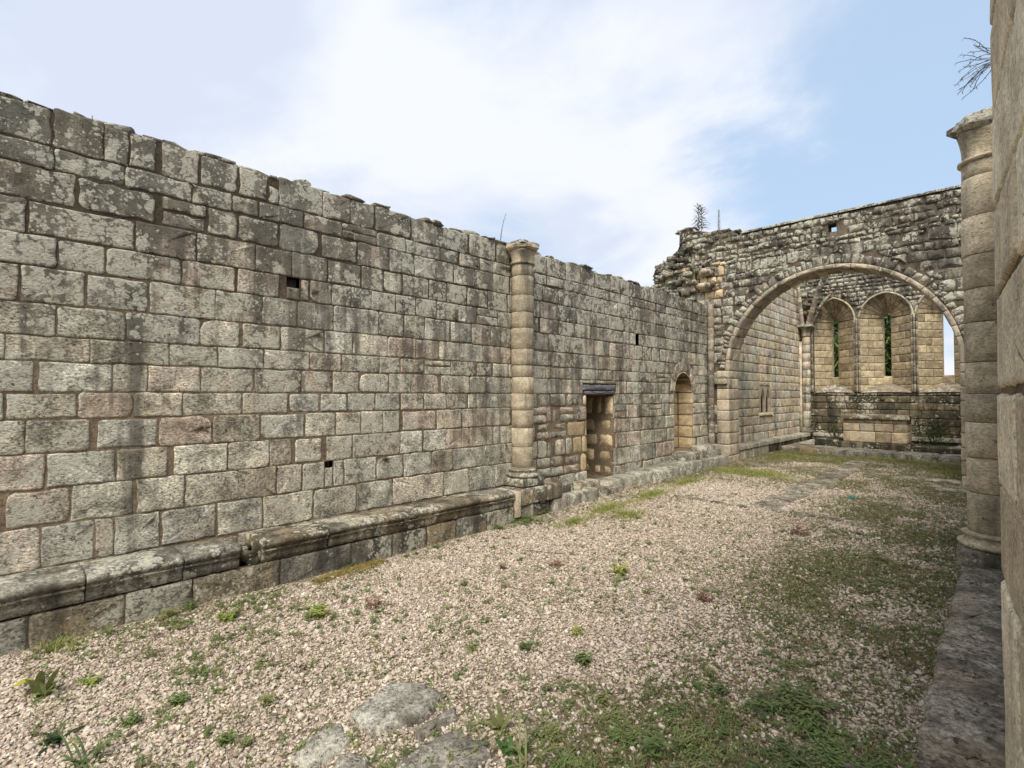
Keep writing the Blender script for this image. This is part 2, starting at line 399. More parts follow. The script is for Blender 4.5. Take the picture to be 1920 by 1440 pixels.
def strips_core(name, mp, strips, d0, d1, mat, parent, kind=None):
    V, F = [], []
    for uL, uR, ivs in strips:
        for (l0, l1), (r0, r1) in ivs:
            b = len(V)
            for d in (d0, d1):
                V += [mp(uL, l0, d), mp(uR, r0, d), mp(uR, r1, d), mp(uL, l1, d)]
            F += [(b, b+1, b+2, b+3), (b+7, b+6, b+5, b+4), (b, b+4, b+5, b+1), (b+3, b+2, b+6, b+7), (b, b+3, b+7, b+4), (b+1, b+5, b+6, b+2)]
    o = mesh_obj(name, V, F, mat, parent, (.5, .5, .5), smooth=False, kind=kind)
    return o
def rect_strips(u0, u1, v0, top, holes, step=.5):
    """strips of a wall between u0 and u1 with rectangular holes (ua,ub,va,vb)"""
    us = {u0, u1}
    for h in holes: us |= {h[0], h[1]}
    k = int((u1-u0)/step)
    us |= {u0+(u1-u0)*i/max(k, 1) for i in range(k+1)}
    us = sorted(us); out = []
    for a, b in zip(us, us[1:]):
        if b-a < 1e-5: continue
        m = (a+b)/2; hs = sorted([(h[2], h[3]) for h in holes if h[0] <= m <= h[1]])
        iv = []; lo = v0
        for h in hs: iv.append(((lo, h[0]), (lo, h[0]))); lo = h[1]
        iv.append(((lo, top(a)), (lo, top(b)))); out.append((a, b, iv))
    return out
def recess(name, mp, u0, u1, v0, v1, depth, mat, parent):
    V = [mp(u, v, d) for d in (-.02, -depth) for u, v in ((u0, v0), (u1, v0), (u1, v1), (u0, v1))]
    F = [(4, 5, 6, 7), (0, 4, 5, 1), (1, 5, 6, 2), (2, 6, 7, 3), (3, 7, 4, 0)]
    return mesh_obj(name, V, F, mat, parent, smooth=False)
ICO = None
def rock(c, size, rot=0, jit=.22, sub=2, flat=False):
    global ICO
    import bmesh
    if ICO is None:
        ICO = {}
        for k in (1, 2, 3):
            bm = bmesh.new(); bmesh.ops.create_icosphere(bm, subdivisions=k, radius=1)
            bm.verts.ensure_lookup_table()
            ICO[k] = ([v.co.copy() for v in bm.verts], [tuple(v.index for v in f.verts) for f in bm.faces]); bm.free()
    vs, fs = ICO[sub]; o = Vector((random.uniform(0, 99),)*3)
    V = []; cr, sr = math.cos(rot), math.sin(rot)
    for v in vs:
        q = Vector([math.copysign(abs(x)**.62, x) for x in v])
        q *= 1+jit*noise.noise(v*1.6+o)*1.5+jit*.4*noise.noise(v*4+o)
        x, y, z = q.x*size[0]/2, q.y*size[1]/2, q.z*size[2]/2
        V.append(Vector((c[0]+x*cr-y*sr, c[1]+x*sr+y*cr, c[2]+z)))
    return V, fs
def rock_obj(name, c, size, mat, parent=None, rot=0, jit=.22, sub=2, rnd=None):
    V, F = rock(c, size, rot, jit, sub); return mesh_obj(name, V, F, mat, parent, rnd)
def join(parts):
    V, F, A = [], [], []
    for v, f in parts:
        b = len(V); V += list(v); F += [tuple(i+b for i in q) for q in f]; r = (random.random(), random.random(), random.random()); A += [r]*len(v)
    return V, F, A
def slab_block(x0, x1, y0, y1, z0, z1, jit=.012, rad=.03, seg=.15, bulge=.006, clip=None):
    """a worn horizontal block: outline in plan, top slightly domed"""
    m = Mas(None, plane_map((0, 0, z1), (1, 0, 0), (0, 1, 0), (0, 0, 1)), None)
    m.add([(x0, y0), (x1, y0), (x1, y1), (x0, y1)], depth=z1-z0, bulge=bulge, jit=jit, rad=rad, gap=.003, seg=seg, proud=.005, edge=.02, rough=.004)
    _, V, F, r, _ = m.items[0]; return V, F, r
def lathe(cx, cy, prof, n=28, a0=0, a1=2*PI, jit=0.0, power=None):
    V, F = [], []
    full = abs(a1-a0-2*PI) < 1e-6; m = n if full else n+1
    for z, r in prof:
        for i in range(m):
            a = a0+(a1-a0)*i/n; rr = r
            if jit: rr *= 1+jit*noise.noise(Vector((math.cos(a)*2, math.sin(a)*2, z*4)))
            V.append(Vector((cx+rr*math.cos(a), cy+rr*math.sin(a), z)))
    for k in range(len(prof)-1):
        for i in range(n):
            j = (i+1) % m if full else i+1
            F.append((k*m+i, k*m+j, (k+1)*m+j, (k+1)*m+i))
    if full:
        F.append(tuple(reversed(range(m)))); F.append(tuple((len(prof)-1)*m+i for i in range(m)))
    return V, F
def tube(path, rad, n=8):
    V, F = [], []
    path = [Vector(p) for p in path]
    for i, p in enumerate(path):
        t = (path[min(i+1, len(path)-1)]-path[max(i-1, 0)]).normalized()
        up = Vector((0, 0, 1)) if abs(t.z) < .9 else Vector((1, 0, 0))
        a = t.cross(up).normalized(); b = t.cross(a)
        r = rad(i/(len(path)-1)) if callable(rad) else rad
        for k in range(n): V.append(p+a*r*math.cos(2*PI*k/n)+b*r*math.sin(2*PI*k/n))
    for i in range(len(path)-1):
        for k in range(n):
            F.append((i*n+k, i*n+(k+1) % n, (i+1)*n+(k+1) % n, (i+1)*n+k))
    F.append(tuple(range(n))); F.append(tuple((len(path)-1)*n+k for k in range(n)))
    return V, F

# ------------------------------------------------------------------ ground
def build_ground():
    xs = sorted(set([-1500, -300, -60, -20, -10]+list(np.round(np.arange(-7.5, 2.6, .25), 3))+[6, 20, 60, 300, 1500]))
    ys = sorted(set([-1500, -300, -60, -20, -6]+list(np.round(np.arange(-3, 24, .25), 3))+[30, 45, 80, 300, 1500]))
    V, F = [], []
    for y in ys:
        for x in xs:
            inside = -5.3 < x < .05 and -3 < y < 20.7
            z = gz(x, y)
            if inside: z += .022*noise.noise(Vector((x*1.1, y*1.1, 3)))
            if x > 2.3 or x < -8 or y > 23: z = -.4
            V.append((x, y, z))
    n = len(xs)
    for j in range(len(ys)-1):
        for i in range(n-1):
            F.append((j*n+i, j*n+i+1, (j+1)*n+i+1, (j+1)*n+i))
    o = mesh_obj('ground', V, F, M['ground'], None, (.5, .5, .5)); o['kind'] = 'structure'
build_ground()
def gzz(x, y): return gz(x, y)+.022*noise.noise(Vector((x*1.1, y*1.1, 3)))

# ------------------------------------------------------------------ left nave wall
XW = -5.4
COURSE = [.05, .44, .767, 1.058, 1.332, 1.595, 1.81, 2.05, 2.25, 2.50, 2.79, 3.03, 3.30, 3.57, 3.75, 4.05]
JPX = {  # head joints read off the photograph, course by course (pixels along the wall)
 1: [82, 218, 303, 410, 495, 589, 671, 737, 833, 881, 929],
 2: [137, 259, 349, 449, 520, 568, 646, 706, 758, 810, 850, 910],
 3: [88, 219, 326, 429, 507, 553, 612, 662, 752, 795, 837, 881, 925],
 4: [48, 181, 299, 399, 488, 573, 630, 678, 719, 754, 819, 867, 912],
 5: [147, 251, 342, 455, 541, 601, 652, 704, 752, 795, 837, 877, 894, 935],
 6: [71, 211, 277, 376, 477, 565, 624, 673, 730, 771, 827, 881, 913],
 7: [7, 167, 316, 408, 494, 580, 640, 712, 750, 796, 846, 894, 925],
 8: [103, 234, 374, 453, 525, 608, 662, 727, 779, 824, 862, 906],
 9: [33, 157, 278, 402, 490, 557, 625, 710, 758, 796, 844, 885, 921],
 10: [102, 193, 337, 443, 523, 580, 621, 658, 696, 742, 779, 819, 860, 894, 933],
 11: [43, 250, 365, 477, 545, 612, 677, 717, 754, 804, 838, 875, 915],
 12: [137, 297, 383, 442, 522, 600, 669, 729, 777, 817, 850, 890, 925],
 13: [93, 230, 355, 430, 482, 567, 640, 706, 760, 825, 862, 900],
 14: [90, 187, 233, 297, 368, 443, 500, 603, 655, 700, 770, 830, 880]}
nave = empty('nave_wall', (XW, 5.5, 0), 'long grey lichen-spotted ashlar wall with blocked doorway and arched niche, open to sky', 'wall')
nmap = plane_map((XW, 0, 0), (0, 1, 0), (0, 0, 1), (1, 0, 0))
def ntop(y): return 4.03+.035*noise.noise(Vector((y*1.3, 0, 5)))+.02*noise.noise(Vector((y*5, 2, 5)))
DOOR = (7.49, 8.36, .22, 1.79); LINT = (7.38, 8.46, 1.79, 1.99); NICHE = (10.83, 11.77, .50, 2.33)
HOLES = [(2.62, 2.72, .985, 1.057), (2.19, 2.33, 2.92, 3.028), (2.0, 2.10, 3.93, 4.0), (9.18, 9.31, 2.79, 3.03)]
NR = (NICHE[1]-NICHE[0])/2; NC = (NICHE[0]+NICHE[1])/2; NS = NICHE[3]-NR
def nave_core():
    hs = [DOOR, (LINT[0], LINT[1], LINT[2], LINT[3])]+[h for h in HOLES if h[3] < 3.95]
    k = 12
    for i in range(k):
        a = NC-NR+2*NR*i/k; b = a+2*NR/k; m = (a+b)/2
        hs.append((a, b, NICHE[2], NS+math.sqrt(max(0, NR**2-(m-NC)**2))))
    st = rect_strips(-3, 13.3, -.3, ntop, hs, .3)
    strips_core('mortar_core', nmap, st, -.009, -.85, M['mortar'], nave)
    for h in HOLES[:2]+HOLES[3:]: recess('putlog_hole', nmap, *h, .10, M['mortar_d'], nave)
nave_core()
W = Mas(nave, nmap, M['wall'])
def subtract(rects, h):
    out = []
    for a, b, c, d in rects:
        if h[0] >= b or h[1] <= a or h[2] >= d or h[3] <= c: out.append((a, b, c, d)); continue
        if h[0]-a > .03: out.append((a, h[0], c, d))
        if b-h[1] > .03: out.append((h[1], b, c, d))
        aa, bb = max(a, h[0]), min(b, h[1])
        if h[2]-c > .03: out.append((aa, bb, c, h[2]))
        if d-h[3] > .03: out.append((aa, bb, h[3], d))
    return out
def niche_clip(u, v):
    if v >= NS-.001:
        dx, dy = u-NC, v-NS; r = math.hypot(dx, dy); R = NR+.21
        if r < R: 
            if r < 1e-4: return u, v
            return NC+dx/r*R, NS+dy/r*R
    elif NC-NR-.0 < u < NC+NR: return (NC-NR if u < NC else NC+NR), v
    return u, v
def cxr(): return ci < 14 and random.random() < .05
for ci in range(15):
    z0, z1 = COURSE[ci], COURSE[ci+1]
    js = [-3]
    y = -3+random.uniform(.3, .6)
    first = onX(JPX[ci][0], 740, XW)[0] if ci in JPX else .3
    while y < first-.35: js.append(y); y += random.uniform(.4, .68)
    if ci in JPX: js += [onX(p, 740, XW)[0] for p in JPX[ci]]
    y = js[-1]
    while y < 12.35:
        y += random.uniform(.30, .56) if y > 5 else random.uniform(.45, .7); js.append(y)
    js[-1] = 12.72
    for a, b in zip(js, js[1:]):
        if b-a < .05: continue
        if random.random() < .10: b -= random.uniform(.015, .04)
        rects = [(a, b, z0, z1 if ci < 14 else ntop((a+b)/2)+.02)]
        if cxr() and b-a > .3:
            m = a+(b-a)*random.uniform(.25, .75); rects = [(a, m, z0, z1), (m, b, z0, z1)] if random.random() < .6 else [(a, b, z0, z0+(z1-z0)*.55), (a, b, z0+(z1-z0)*.55, z1)]
        if 6.2 < (a+b)/2 < 7.4 and z0 < 1.5 and random.random() < .6:
            m = a+(b-a)*random.uniform(.35, .65)
            rects = [(a, m, z0, z1), (m, b, z0, z1)] if random.random() < .5 else [(a, b, z0, (z0+z1)/2), (a, b, (z0+z1)/2, z1)]
        for h in [DOOR, LINT]+HOLES:
            hit = any(not (h[0] >= q[1] or h[1] <= q[0] or h[2] >= q[3] or h[3] <= q[2]) for q in rects)
            rects = subtract(rects, h)
            if hit and h in HOLES: rects = [q for q in rects if q[1]-q[0] > .075 and q[3]-q[2] > .05]
        for r in rects:
            cx, cz = (r[0]+r[1])/2, (r[2]+r[3])/2
            near = r[0] < NC+NR+.25 and r[1] > NC-NR-.25 and r[3] > NICHE[2]
            if near:
                if cz > NS and math.hypot(cx-NC, cz-NS) < NR+.15: continue
                if cz <= NS:
                    for q in subtract([r], (NC-NR, NC+NR, NICHE[2], NS+.0)):
                        W.add([(q[0], q[2]), (q[1], q[2]), (q[1], q[3]), (q[0], q[3])], jit=.005, rad=.018, clip=niche_clip if q[3] > NS else None)
                    continue
            rough = (6.1 < cx < 7.45 and z0 < 1.6)
            top = ci >= 12
            low = ci <= 2
            W.add([(r[0]+random.uniform(-.006, .006), r[2]), (r[1]+random.uniform(-.006, .006), r[2]), (r[1], r[3]), (r[0], r[3])],
                  jit=.012 if (rough or top) else (.010 if low else .007), rad=.045 if rough else random.choice((.01, .014, .02, .035)),
                  edge=.012 if rough else .007, gap=.009 if rough else random.choice((.002, .003, .004, .006, .014)), proud=.014 if rough else .004, bulge=.010 if rough else .002,
                  clip=niche_clip if near else None, mat=M['door'] if (7.18 < cx < 7.49 and cz < 1.45 and random.random() < .75) or (6.7 < cx < 7.3 and cz < .8 and random.random() < .4) else None, seg=.09 if cx < 4.5 else .14, rough=.002)
W.finish(295)
# hood voussoirs round the niche, ashlar in its back and reveal
hood = Mas(nave, nmap, M['wall'], 'voussoir')
k = 7
for i in range(k):
    a0, a1 = PI*i/k, PI*(i+1)/k
    hood.add([(NC+math.cos(a)*r, NS+math.sin(a)*r*(1.12 if r > NR+.01 else 1)) for a, r in ((a0, NR), (a0, NR+.2), (a1, NR+.2), (a1, NR))], gap=.004, jit=.003, rad=.01, proud=.003)
hood.finish()
D = .38
bk = plane_map((XW-D, 0, 0), (0, 1, 0), (0, 0, 1), (1, 0, 0))
nb = Mas(nave, bk, M['door'], 'niche_stone')
zz = NICHE[2]
while zz < NICHE[3]:
    m = NC+random.uniform(-.25, .25)
    for a, b in ((NC-NR, m), (m, NC+NR)): nb.add([(a, zz), (b, zz), (b, min(zz+.27, NICHE[3])), (a, min(zz+.27, NICHE[3]))], gap=.004, jit=.003, rad=.012)
    for side, (yy, nn) in enumerate(((NC+NR, -1), (NC-NR, 1))):
        mp = plane_map((XW, yy+.004*nn, 0), (-1, 0, 0), (0, 0, 1), (0, nn, 0))
        nb.add([(.0, zz), (D, zz), (D, min(zz+.27, NS)), (0, min(zz+.27, NS))], gap=.004, jit=.003, rad=.012, mp=mp, depth=.04) if zz+.1 < NS else None
    zz += .27
def nsoff(u, v): return Vector((XW-v, NC+math.cos(u/NR)*NR, NS+math.sin(u/NR)*NR))
L = PI*NR
for i in range(6): nb.add([(L*i/6, 0), (L*(i+1)/6, 0), (L*(i+1)/6, D), (L*i/6, D)], gap=.003, jit=.002, rad=.01, mp=surf_map(nsoff, True), depth=.03)
nb.finish()
recess('niche_back', nmap, NICHE[0]-.02, NICHE[1]+.02, NICHE[2]-.02, NICHE[3]+.02, D+.03, M['mortar_p'], nave)
# doorway: rough stones in ochre mortar fill the right reveal and the blocking wall
dr = Mas(nave, None, M['door'], 'doorway_stone')
def rubble_fill(mas, mp, u0, u1, v0, v1, h=(.2, .32), wd=(.16, .34), gap=.03, **kw):
    v = v0
    while v < v1-.03:
        hh = min(random.uniform(*h), v1-v); u = u0
        if v1-v-hh < h[0]*.5: hh = v1-v
        while u < u1-.03:
            ww = min(random.uniform(*wd), u1-u)
            if u1-u-ww < wd[0]*.5: ww = u1-u
            e = min(ww, hh)*.13
            j = lambda: random.uniform(-e, e)
            mas.add([(u+abs(j()), v+abs(j())), (u+ww-abs(j()), v+abs(j())), (u+ww-abs(j()), v+hh-abs(j())), (u+abs(j()), v+hh-abs(j()))],
                    gap=gap*random.uniform(.4, 1.2), mp=mp, **kw)
            u += ww
        v += hh
rv = plane_map((XW, DOOR[1], 0), (-1, 0, 0), (0, 0, 1), (0, -1, 0))
rubble_fill(dr, rv, .0, .8, .22, 1.79, (.22, .34), (.2, .4), .022, jit=.012, rad=.05, bulge=.02, proud=.015)
rv2 = plane_map((XW-.8, 0, 0), (0, 1, 0), (0, 0, 1), (1, 0, 0))
rubble_fill(dr, rv2, DOOR[0], DOOR[1], .22, 1.79, gap=.022, jit=.012, rad=.05, bulge=.02)
rv3 = plane_map((XW, DOOR[0], 0), (-1, 0, 0), (0, 0, 1), (0, 1, 0))
rubble_fill(dr, rv3, 0, .8, .22, 1.79, gap=.022, jit=.012, rad=.05, bulge=.02)
dr.finish()
V = [Vector(p) for p in ((XW-.01, DOOR[0]-.02, .2), (XW-.01, DOOR[1]+.02, .2), (XW-.82, DOOR[1]+.02, .2), (XW-.82, DOOR[0]-.02, .2))]
V += [v+Vector((0, 0, 1.62)) for v in V]
mesh_obj('doorway_mortar', [v for v in V], [(0, 1, 2, 3), (1, 2, 6, 5), (2, 3, 7, 6), (3, 0, 4, 7), (4, 5, 6, 7)], M['mortar_o'], nave, smooth=False)
# timber lintel
lm_ = Mas(nave, nmap, M['wood'], 'lintel')
lm_.add([(LINT[0]+.01, 1.86), (LINT[1]-.05, 1.86), (LINT[1]-.02, 1.985), (LINT[0]+.03, 1.975)], depth=.5, gap=.002, jit=.012, rad=.02, proud=.0, bulge=.01, seg=.06)
lm_.add([(LINT[0]+.06, 1.785), (LINT[1]-.08, 1.79), (LINT[1]-.06, 1.865), (LINT[0]+.05, 1.86)], depth=.5, gap=.003, jit=.012, rad=.02, proud=.0, bulge=.01, seg=.06)
lm_.finish()
# ragged wall head: ochre bedding with loose flat stones
def wall_head():
    V, F = [], []; ys = np.arange(-3, 12.75, .09); nx = 8
    for y in ys:
        for i in range(nx):
            x = XW-.02-.83*i/(nx-1)
            z = ntop(y)+.01+.05*abs(noise.noise(Vector((x*4, y*3, 1))))+.03*math.sin(PI*i/(nx-1))
            if i in (0, nx-1): z = ntop(y)-.04
            V.append(Vector((x-.02*noise.noise(Vector((y*6, 3, 1))), y, z)))
    for j in range(len(ys)-1):
        for i in range(nx-1): a = j*nx+i; F.append((a, a+nx, a+nx+1, a+1))
    mesh_obj('wall_head_mortar', V, F, M['mortar_o'], nave)
    y = -2.8
    while y < 12.6:
        s = random.uniform(.14, .42); h = random.uniform(.04, .085)*(1.6 if random.random() < .12 else 1)
        rock_obj('capping_stone', (XW-.14-random.uniform(0, .1), y, ntop(y)+.045), (random.uniform(.22, .4), s, h), M['rubble'], nave, random.uniform(-.3, .3), .3)
        y += s*random.uniform(.6, 1.5)
wall_head()

# ------------------------------------------------------------------ left bench with moulded nosing
XB = -4.93
bench = empty('wall_bench', (XB, 2.5, 0), 'long low stone bench with moulded nosing along the foot of the long wall', 'bench')
PROF = [(-.47, .44), (-.30, .455), (-.10, .458), (-.03, .45), (.012, .43), (.02, .41), (.008, .388), (-.018, .378), (-.018, .366), (-.004, .358), (-.004, .348), (-.022, .34), (-.03, .325), (-.03, .30), (-.036, .245), (-.06, .24), (-.47, .24)]
def nosing(y0, y1):
    ys = [y0+.004]+list(np.linspace(y0+.02, y1-.02, max(3, int((y1-y0)/.09))))+[y1-.004]
    V, F = [], []; n = len(PROF); o = random.uniform(0, 50); dz = random.uniform(-.006, .006)
    for k, y in enumerate(ys):
        s = .985 if k in (0, len(ys)-1) else 1
        for i, (x, z) in enumerate(PROF):
            w_ = .013*noise.noise(Vector((y*5, i*.8, o)))+.008*noise.noise(Vector((y*17, i*1.7, o)))
            chip = max(0, noise.noise(Vector((y*2.2, 4, o)))-.25)*.09 if 3 <= i <= 8 else 0
            V.append(Vector((XB+x*s+w_-chip, y, z+dz+w_*.7-chip*.4)))
    for k in range(len(ys)-1):
        for i in range(n): j = (i+1) % n; F.append((k*n+i, (k+1)*n+i, (k+1)*n+j, k*n+j))
    F.append(tuple(range(n))); F.append(tuple(reversed([(len(ys)-1)*n+i for i in range(n)])))
    mesh_obj('moulded_slab', V, F, M['bench'], bench)
NOTCH = (onX(452, 1010, XB)[0], onX(492, 1010, XB)[0])
yj = [-2.6, -1.4, -.4, .55, 1.18, NOTCH[0]]
for a, b in zip(yj, yj[1:]): nosing(a, b)
yj = [NOTCH[1], 2.45, 3.05, 3.75, 4.5, 5.16]
for a, b in zip(yj, yj[1:]): nosing(a, b)
bf = Mas(bench, plane_map((XB-.03, 0, 0), (0, 1, 0), (0, 0, 1), (1, 0, 0)), M['bench'], 'bench_stone')
y = -2.6
while y < 5.2:
    ww = random.uniform(.35, .75); b = min(y+ww, 5.25)
    if not (y < NOTCH[0] < b): pass
    bf.add([(y, -.08), (b, -.08), (b, .237), (y, .237)], gap=.004, jit=.006, rad=.015, proud=.01, seg=.07, rough=.006)
    y = b
bf.finish()
strips_core('bench_core', plane_map((XB-.05, 0, 0), (0, 1, 0), (0, 0, 1), (1, 0, 0)), rect_strips(-2.6, 5.3, -.2, lambda u: .232 if not NOTCH[0]-.01 < u < NOTCH[1]+.01 else .2, []), 0, -.41, M['mortar_d'], bench)
# broken gap in the bench: dark root-filled pocket
for q in range(7):
    rock_obj('broken_stone', (XB-.10-random.uniform(0, .22), (NOTCH[0]+NOTCH[1])/2+random.uniform(-.07, .07), .22+random.uniform(0, .12)), (.13, .10, .10), M['dark'], bench, random.random()*3, .35)

# low ruined courses past the column, up to the arch
kerb = empty('ruined_bench', (-5, 8.5, 0), 'broken low stone ledge under the blocked doorway and arched niche', 'ledge')
kb = []
def kblock(x0, x1, y0, y1, z0, z1, m='bench', name='ledge_stone', **kw):
    V, F, r = slab_block(x0, x1, y0, y1, z0, z1, **kw); mesh_obj(name, V, F, M[m], kerb, r)
kblock(-5.38, -4.93, 5.17, 5.30, .08, .43, 'arch', jit=.02)
kblock(-5.38, -4.95, 5.31, 6.25, .22, .44, jit=.02, rad=.06)
kblock(-5.38, -4.98, 5.28, 5.62, .0, .215, 'rubble', jit=.02, rad=.05)
kblock(-5.38, -5.0, 5.63, 6.0, .02, .212, 'rubble', jit=.02, rad=.05)
kblock(-5.38, -4.97, 6.01, 6.4, .02, .215, 'rubble', jit=.02, rad=.05)
for y0, y1, x1, z1 in ((6.28, 6.8, -5.12, .34), (6.42, 6.9, -4.95, .21), (6.92, 7.25, -4.9, .23), (6.82, 7.5, -5.1, .31), (7.27, 7.9, -4.85, .20), (7.52, 8.6, -5.02, .27), (8.62, 9.1, -4.98, .29)):
    kblock(-5.39, x1, y0, y1, .0, z1, random.choice(('bench', 'step', 'rubble')), jit=.025, rad=.08)
for y0, y1, z1 in ((9.12, 10.0, .32), (10.02, 11.1, .34), (11.12, 12.66, .33)):
    kblock(-5.39, -4.86, y0, y1, .0, z1, 'step', jit=.012, rad=.04)
kblock(-5.38, -5.02, 10.55, 11.35, .345, .50, 'rubble', jit=.02, rad=.08, name='loose_block')
kblock(-5.38, -5.0, 11.5, 12.45, .34, .60, 'rubble', jit=.02, rad=.06, name='loose_block')

# ------------------------------------------------------------------ engaged columns
def column(name, cx, cy, r, joints, label, side, cap0, cap1):
    root = empty(name, (cx, cy, .45), label, 'column', 'round half columns against the nave walls')
    # base: plinth, torus, scotia, torus
    V, F, rr = slab_block(cx-.235, cx+.235, cy-.235, cy+.235, .46, .57, jit=.01, rad=.03)
    mesh_obj('base_plinth', V, F, M['basest'], root, rr)
    V, F = lathe(cx, cy, [(.572, .20), (.58, .225), (.60, .235), (.62, .225), (.635, .195), (.65, .185), (.665, .195), (.675, .205), (.69, .20), (.70, .18)], 28, jit=.05)
    mesh_obj('base_moulding', V, F, M['basest'] if side < 0 else M['shaft'], root)
    zs = [.70]+joints
    for a, b in zip(zs, zs[1:]):
        dr_ = random.uniform(-.004, .004); ox, oy = random.uniform(-.004, .004), random.uniform(-.004, .004)
        R = r+dr_
        n = max(2, int((b-a)/.08))
        pr = [(a+.002, R-.006), (a+.007, R)]+[(a+.007+(b-a-.014)*i/n, R) for i in range(1, n)]+[(b-.007, R), (b-.002, R-.006)]
        V, F = lathe(cx+ox, cy+oy, pr, 30, jit=.018)
        mesh_obj('drum', V, F, M['shaft'], root)
    V, F = lathe(cx, cy, [(joints[0]-.1, r-.010), (cap0, r-.010)], 20); mesh_obj('joint_mortar', V, F, M['mortar_d'], root)
    # capital: astragal, bell swelling to a worn polygonal abacus
    V, F = lathe(cx, cy, [(cap0, r+.0), (cap0+.008, r+.022), (cap0+.03, r+.022), (cap0+.04, r)], 28, jit=.03); mesh_obj('astragal', V, F, M['shaft'], root)
    V, F = [], []; n = 32; H = cap1-cap0-.13; K = 8
    for k in range(K+1):
        t = k/K; z = cap0+.041+H*t
        for i in range(n):
            a = 2*PI*i/n
            sq = min(1/max(abs(math.cos(a)), 1e-3), 1/max(abs(math.sin(a)), 1e-3))
            f = t**2.2; rad = (r-.004)*(1+f*.30)*(1*(1-f)+f*(.80*sq*.55+.45))
            rad *= 1+.05*noise.noise(Vector((math.cos(a)*2, math.sin(a)*2, z*3)))
            V.append(Vector((cx+rad*math.cos(a), cy+rad*math.sin(a), z)))
    for k in range(K):
        for i in range(n): j = (i+1) % n; F.append((k*n+i, k*n+j, (k+1)*n+j, (k+1)*n+i))
    F.append(tuple(K*n+i for i in range(n)))
    mesh_obj('capital', V, F, M['shaft'], root)
    V, F = lathe(cx, cy, [(cap1-.088, .205), (cap1-.06, .245), (cap1-.02, .25), (cap1, .225)], 8, a0=PI/8, a1=PI/8+2*PI, jit=.35)
    mesh_obj('abacus', V, F, M['rubble'] if side > 0 else M['shaft'], root, smooth=False)
    V, F, rr = slab_block(cx-.2, cx+.18, cy-.2, cy+.2, cap1+.001, cap1+.05, jit=.03, rad=.08)
    mesh_obj('capping_stone', V, F, M['rubble'], root, rr)
column('engaged_column', -5.235, 5.63, .165, [.72, 1.02, 1.30, 1.56, 1.81, 2.05, 2.23, 2.47, 2.78, 3.02, 3.27, 3.56, 3.73], 'slender round column of stone drums with worn capital, midway along the grey ashlar wall', -1, 3.73, 4.03)
column('engaged_column', -.085, 5.62, .170, [1.01, 1.29, 1.57, 1.80, 2.05, 2.37, 2.64, 2.91, 3.22, 3.54, 3.66], 'thick tan drum column beside the big warm pier, capital standing against the sky', 1, 3.66, 3.99)

# ------------------------------------------------------------------ arch wall
YA = 12.7; AC = -2.77; AZ = 2.38; AR = 2.13; AO = 2.22
aw = empty('arch_wall', (AC, YA, 0), 'dark rubble cross wall pierced by a wide round arch, broken at its upper end', 'wall')
amap = plane_map((0, YA, 0), (1, 0, 0), (0, 0, 1), (0, -1, 0))
def atop(x):
    pts = [(-6.9, 5.0), (-6.87, 5.26), (-6.6, 5.36), (-6.35, 5.5), (-6.17, 5.58), (-6.16, 6.1), (-5.95, 6.14), (-5.75, 6.08), (-5.7, 5.97), (-5.45, 5.88), (-4.92, 5.87), (-4.80, 5.82), (-4.66, 5.66), (3, 5.68)]
    for (a, za), (b, zb) in zip(pts, pts[1:]):
        if a <= x <= b: return za+(zb-za)*(x-a)/(b-a)
    return 5.0
def arch_core():
    us = sorted(set([-6.9, -6.87, -6.6, -6.35, -6.17, -6.16, -5.95, -5.75, -5.7, -5.45, -4.92, -4.8, -4.66, -2.76, -2.6, 1.2]+[AC-AO+2*AO*i/44 for i in range(45)]+[AC-AO*math.cos(.06*i) for i in range(8)]+[AC+AO*math.cos(.06*i) for i in range(8)]))
    st = []; up = []
    def lo(u):
        d = abs(u-AC)
        return AZ+math.sqrt(AO**2-d*d) if d < AO-1e-6 else AZ
    for a, b in zip(us, us[1:]):
        if b-a < 1e-5: continue
        m = (a+b)/2; inside = abs(m-AC) < AO
        la, lb = (lo(a), lo(b)) if inside else (-.3, -.3)
        st.append((a, b, [((la, 4.95), (lb, 4.95))]))
        if -2.76 <= m <= -2.6: up.append((a, b, [((4.951, 5.31), (4.951, 5.31)), ((5.49, atop(a)), (5.49, atop(b)))]))
        else: up.append((a, b, [((4.951, atop(a)), (4.951, atop(b)))]))
    strips_core('mortar_core', amap, st, -.022, -.62, M['mortar_d'], aw)
    strips_core('upper_core', amap, up, -.022, -.34, M['mortar_d'], aw)
arch_core()
A = Mas(aw, amap, M['rubble'])
def aclip(u, v):
    dx, dy = u-AC, v-AZ
    if v > AZ:
        r = math.hypot(dx, dy); q_ = AO+.18+.10*math.sin(u*9)*math.sin(v*7)
        if r < q_: return AC+dx/r*q_, AZ+dy/r*q_
    elif abs(dx) < AO: return AC+math.copysign(AO, dx), v
    tp = atop(u)+.02
    return u, min(v, tp)
v = .0; row = 0
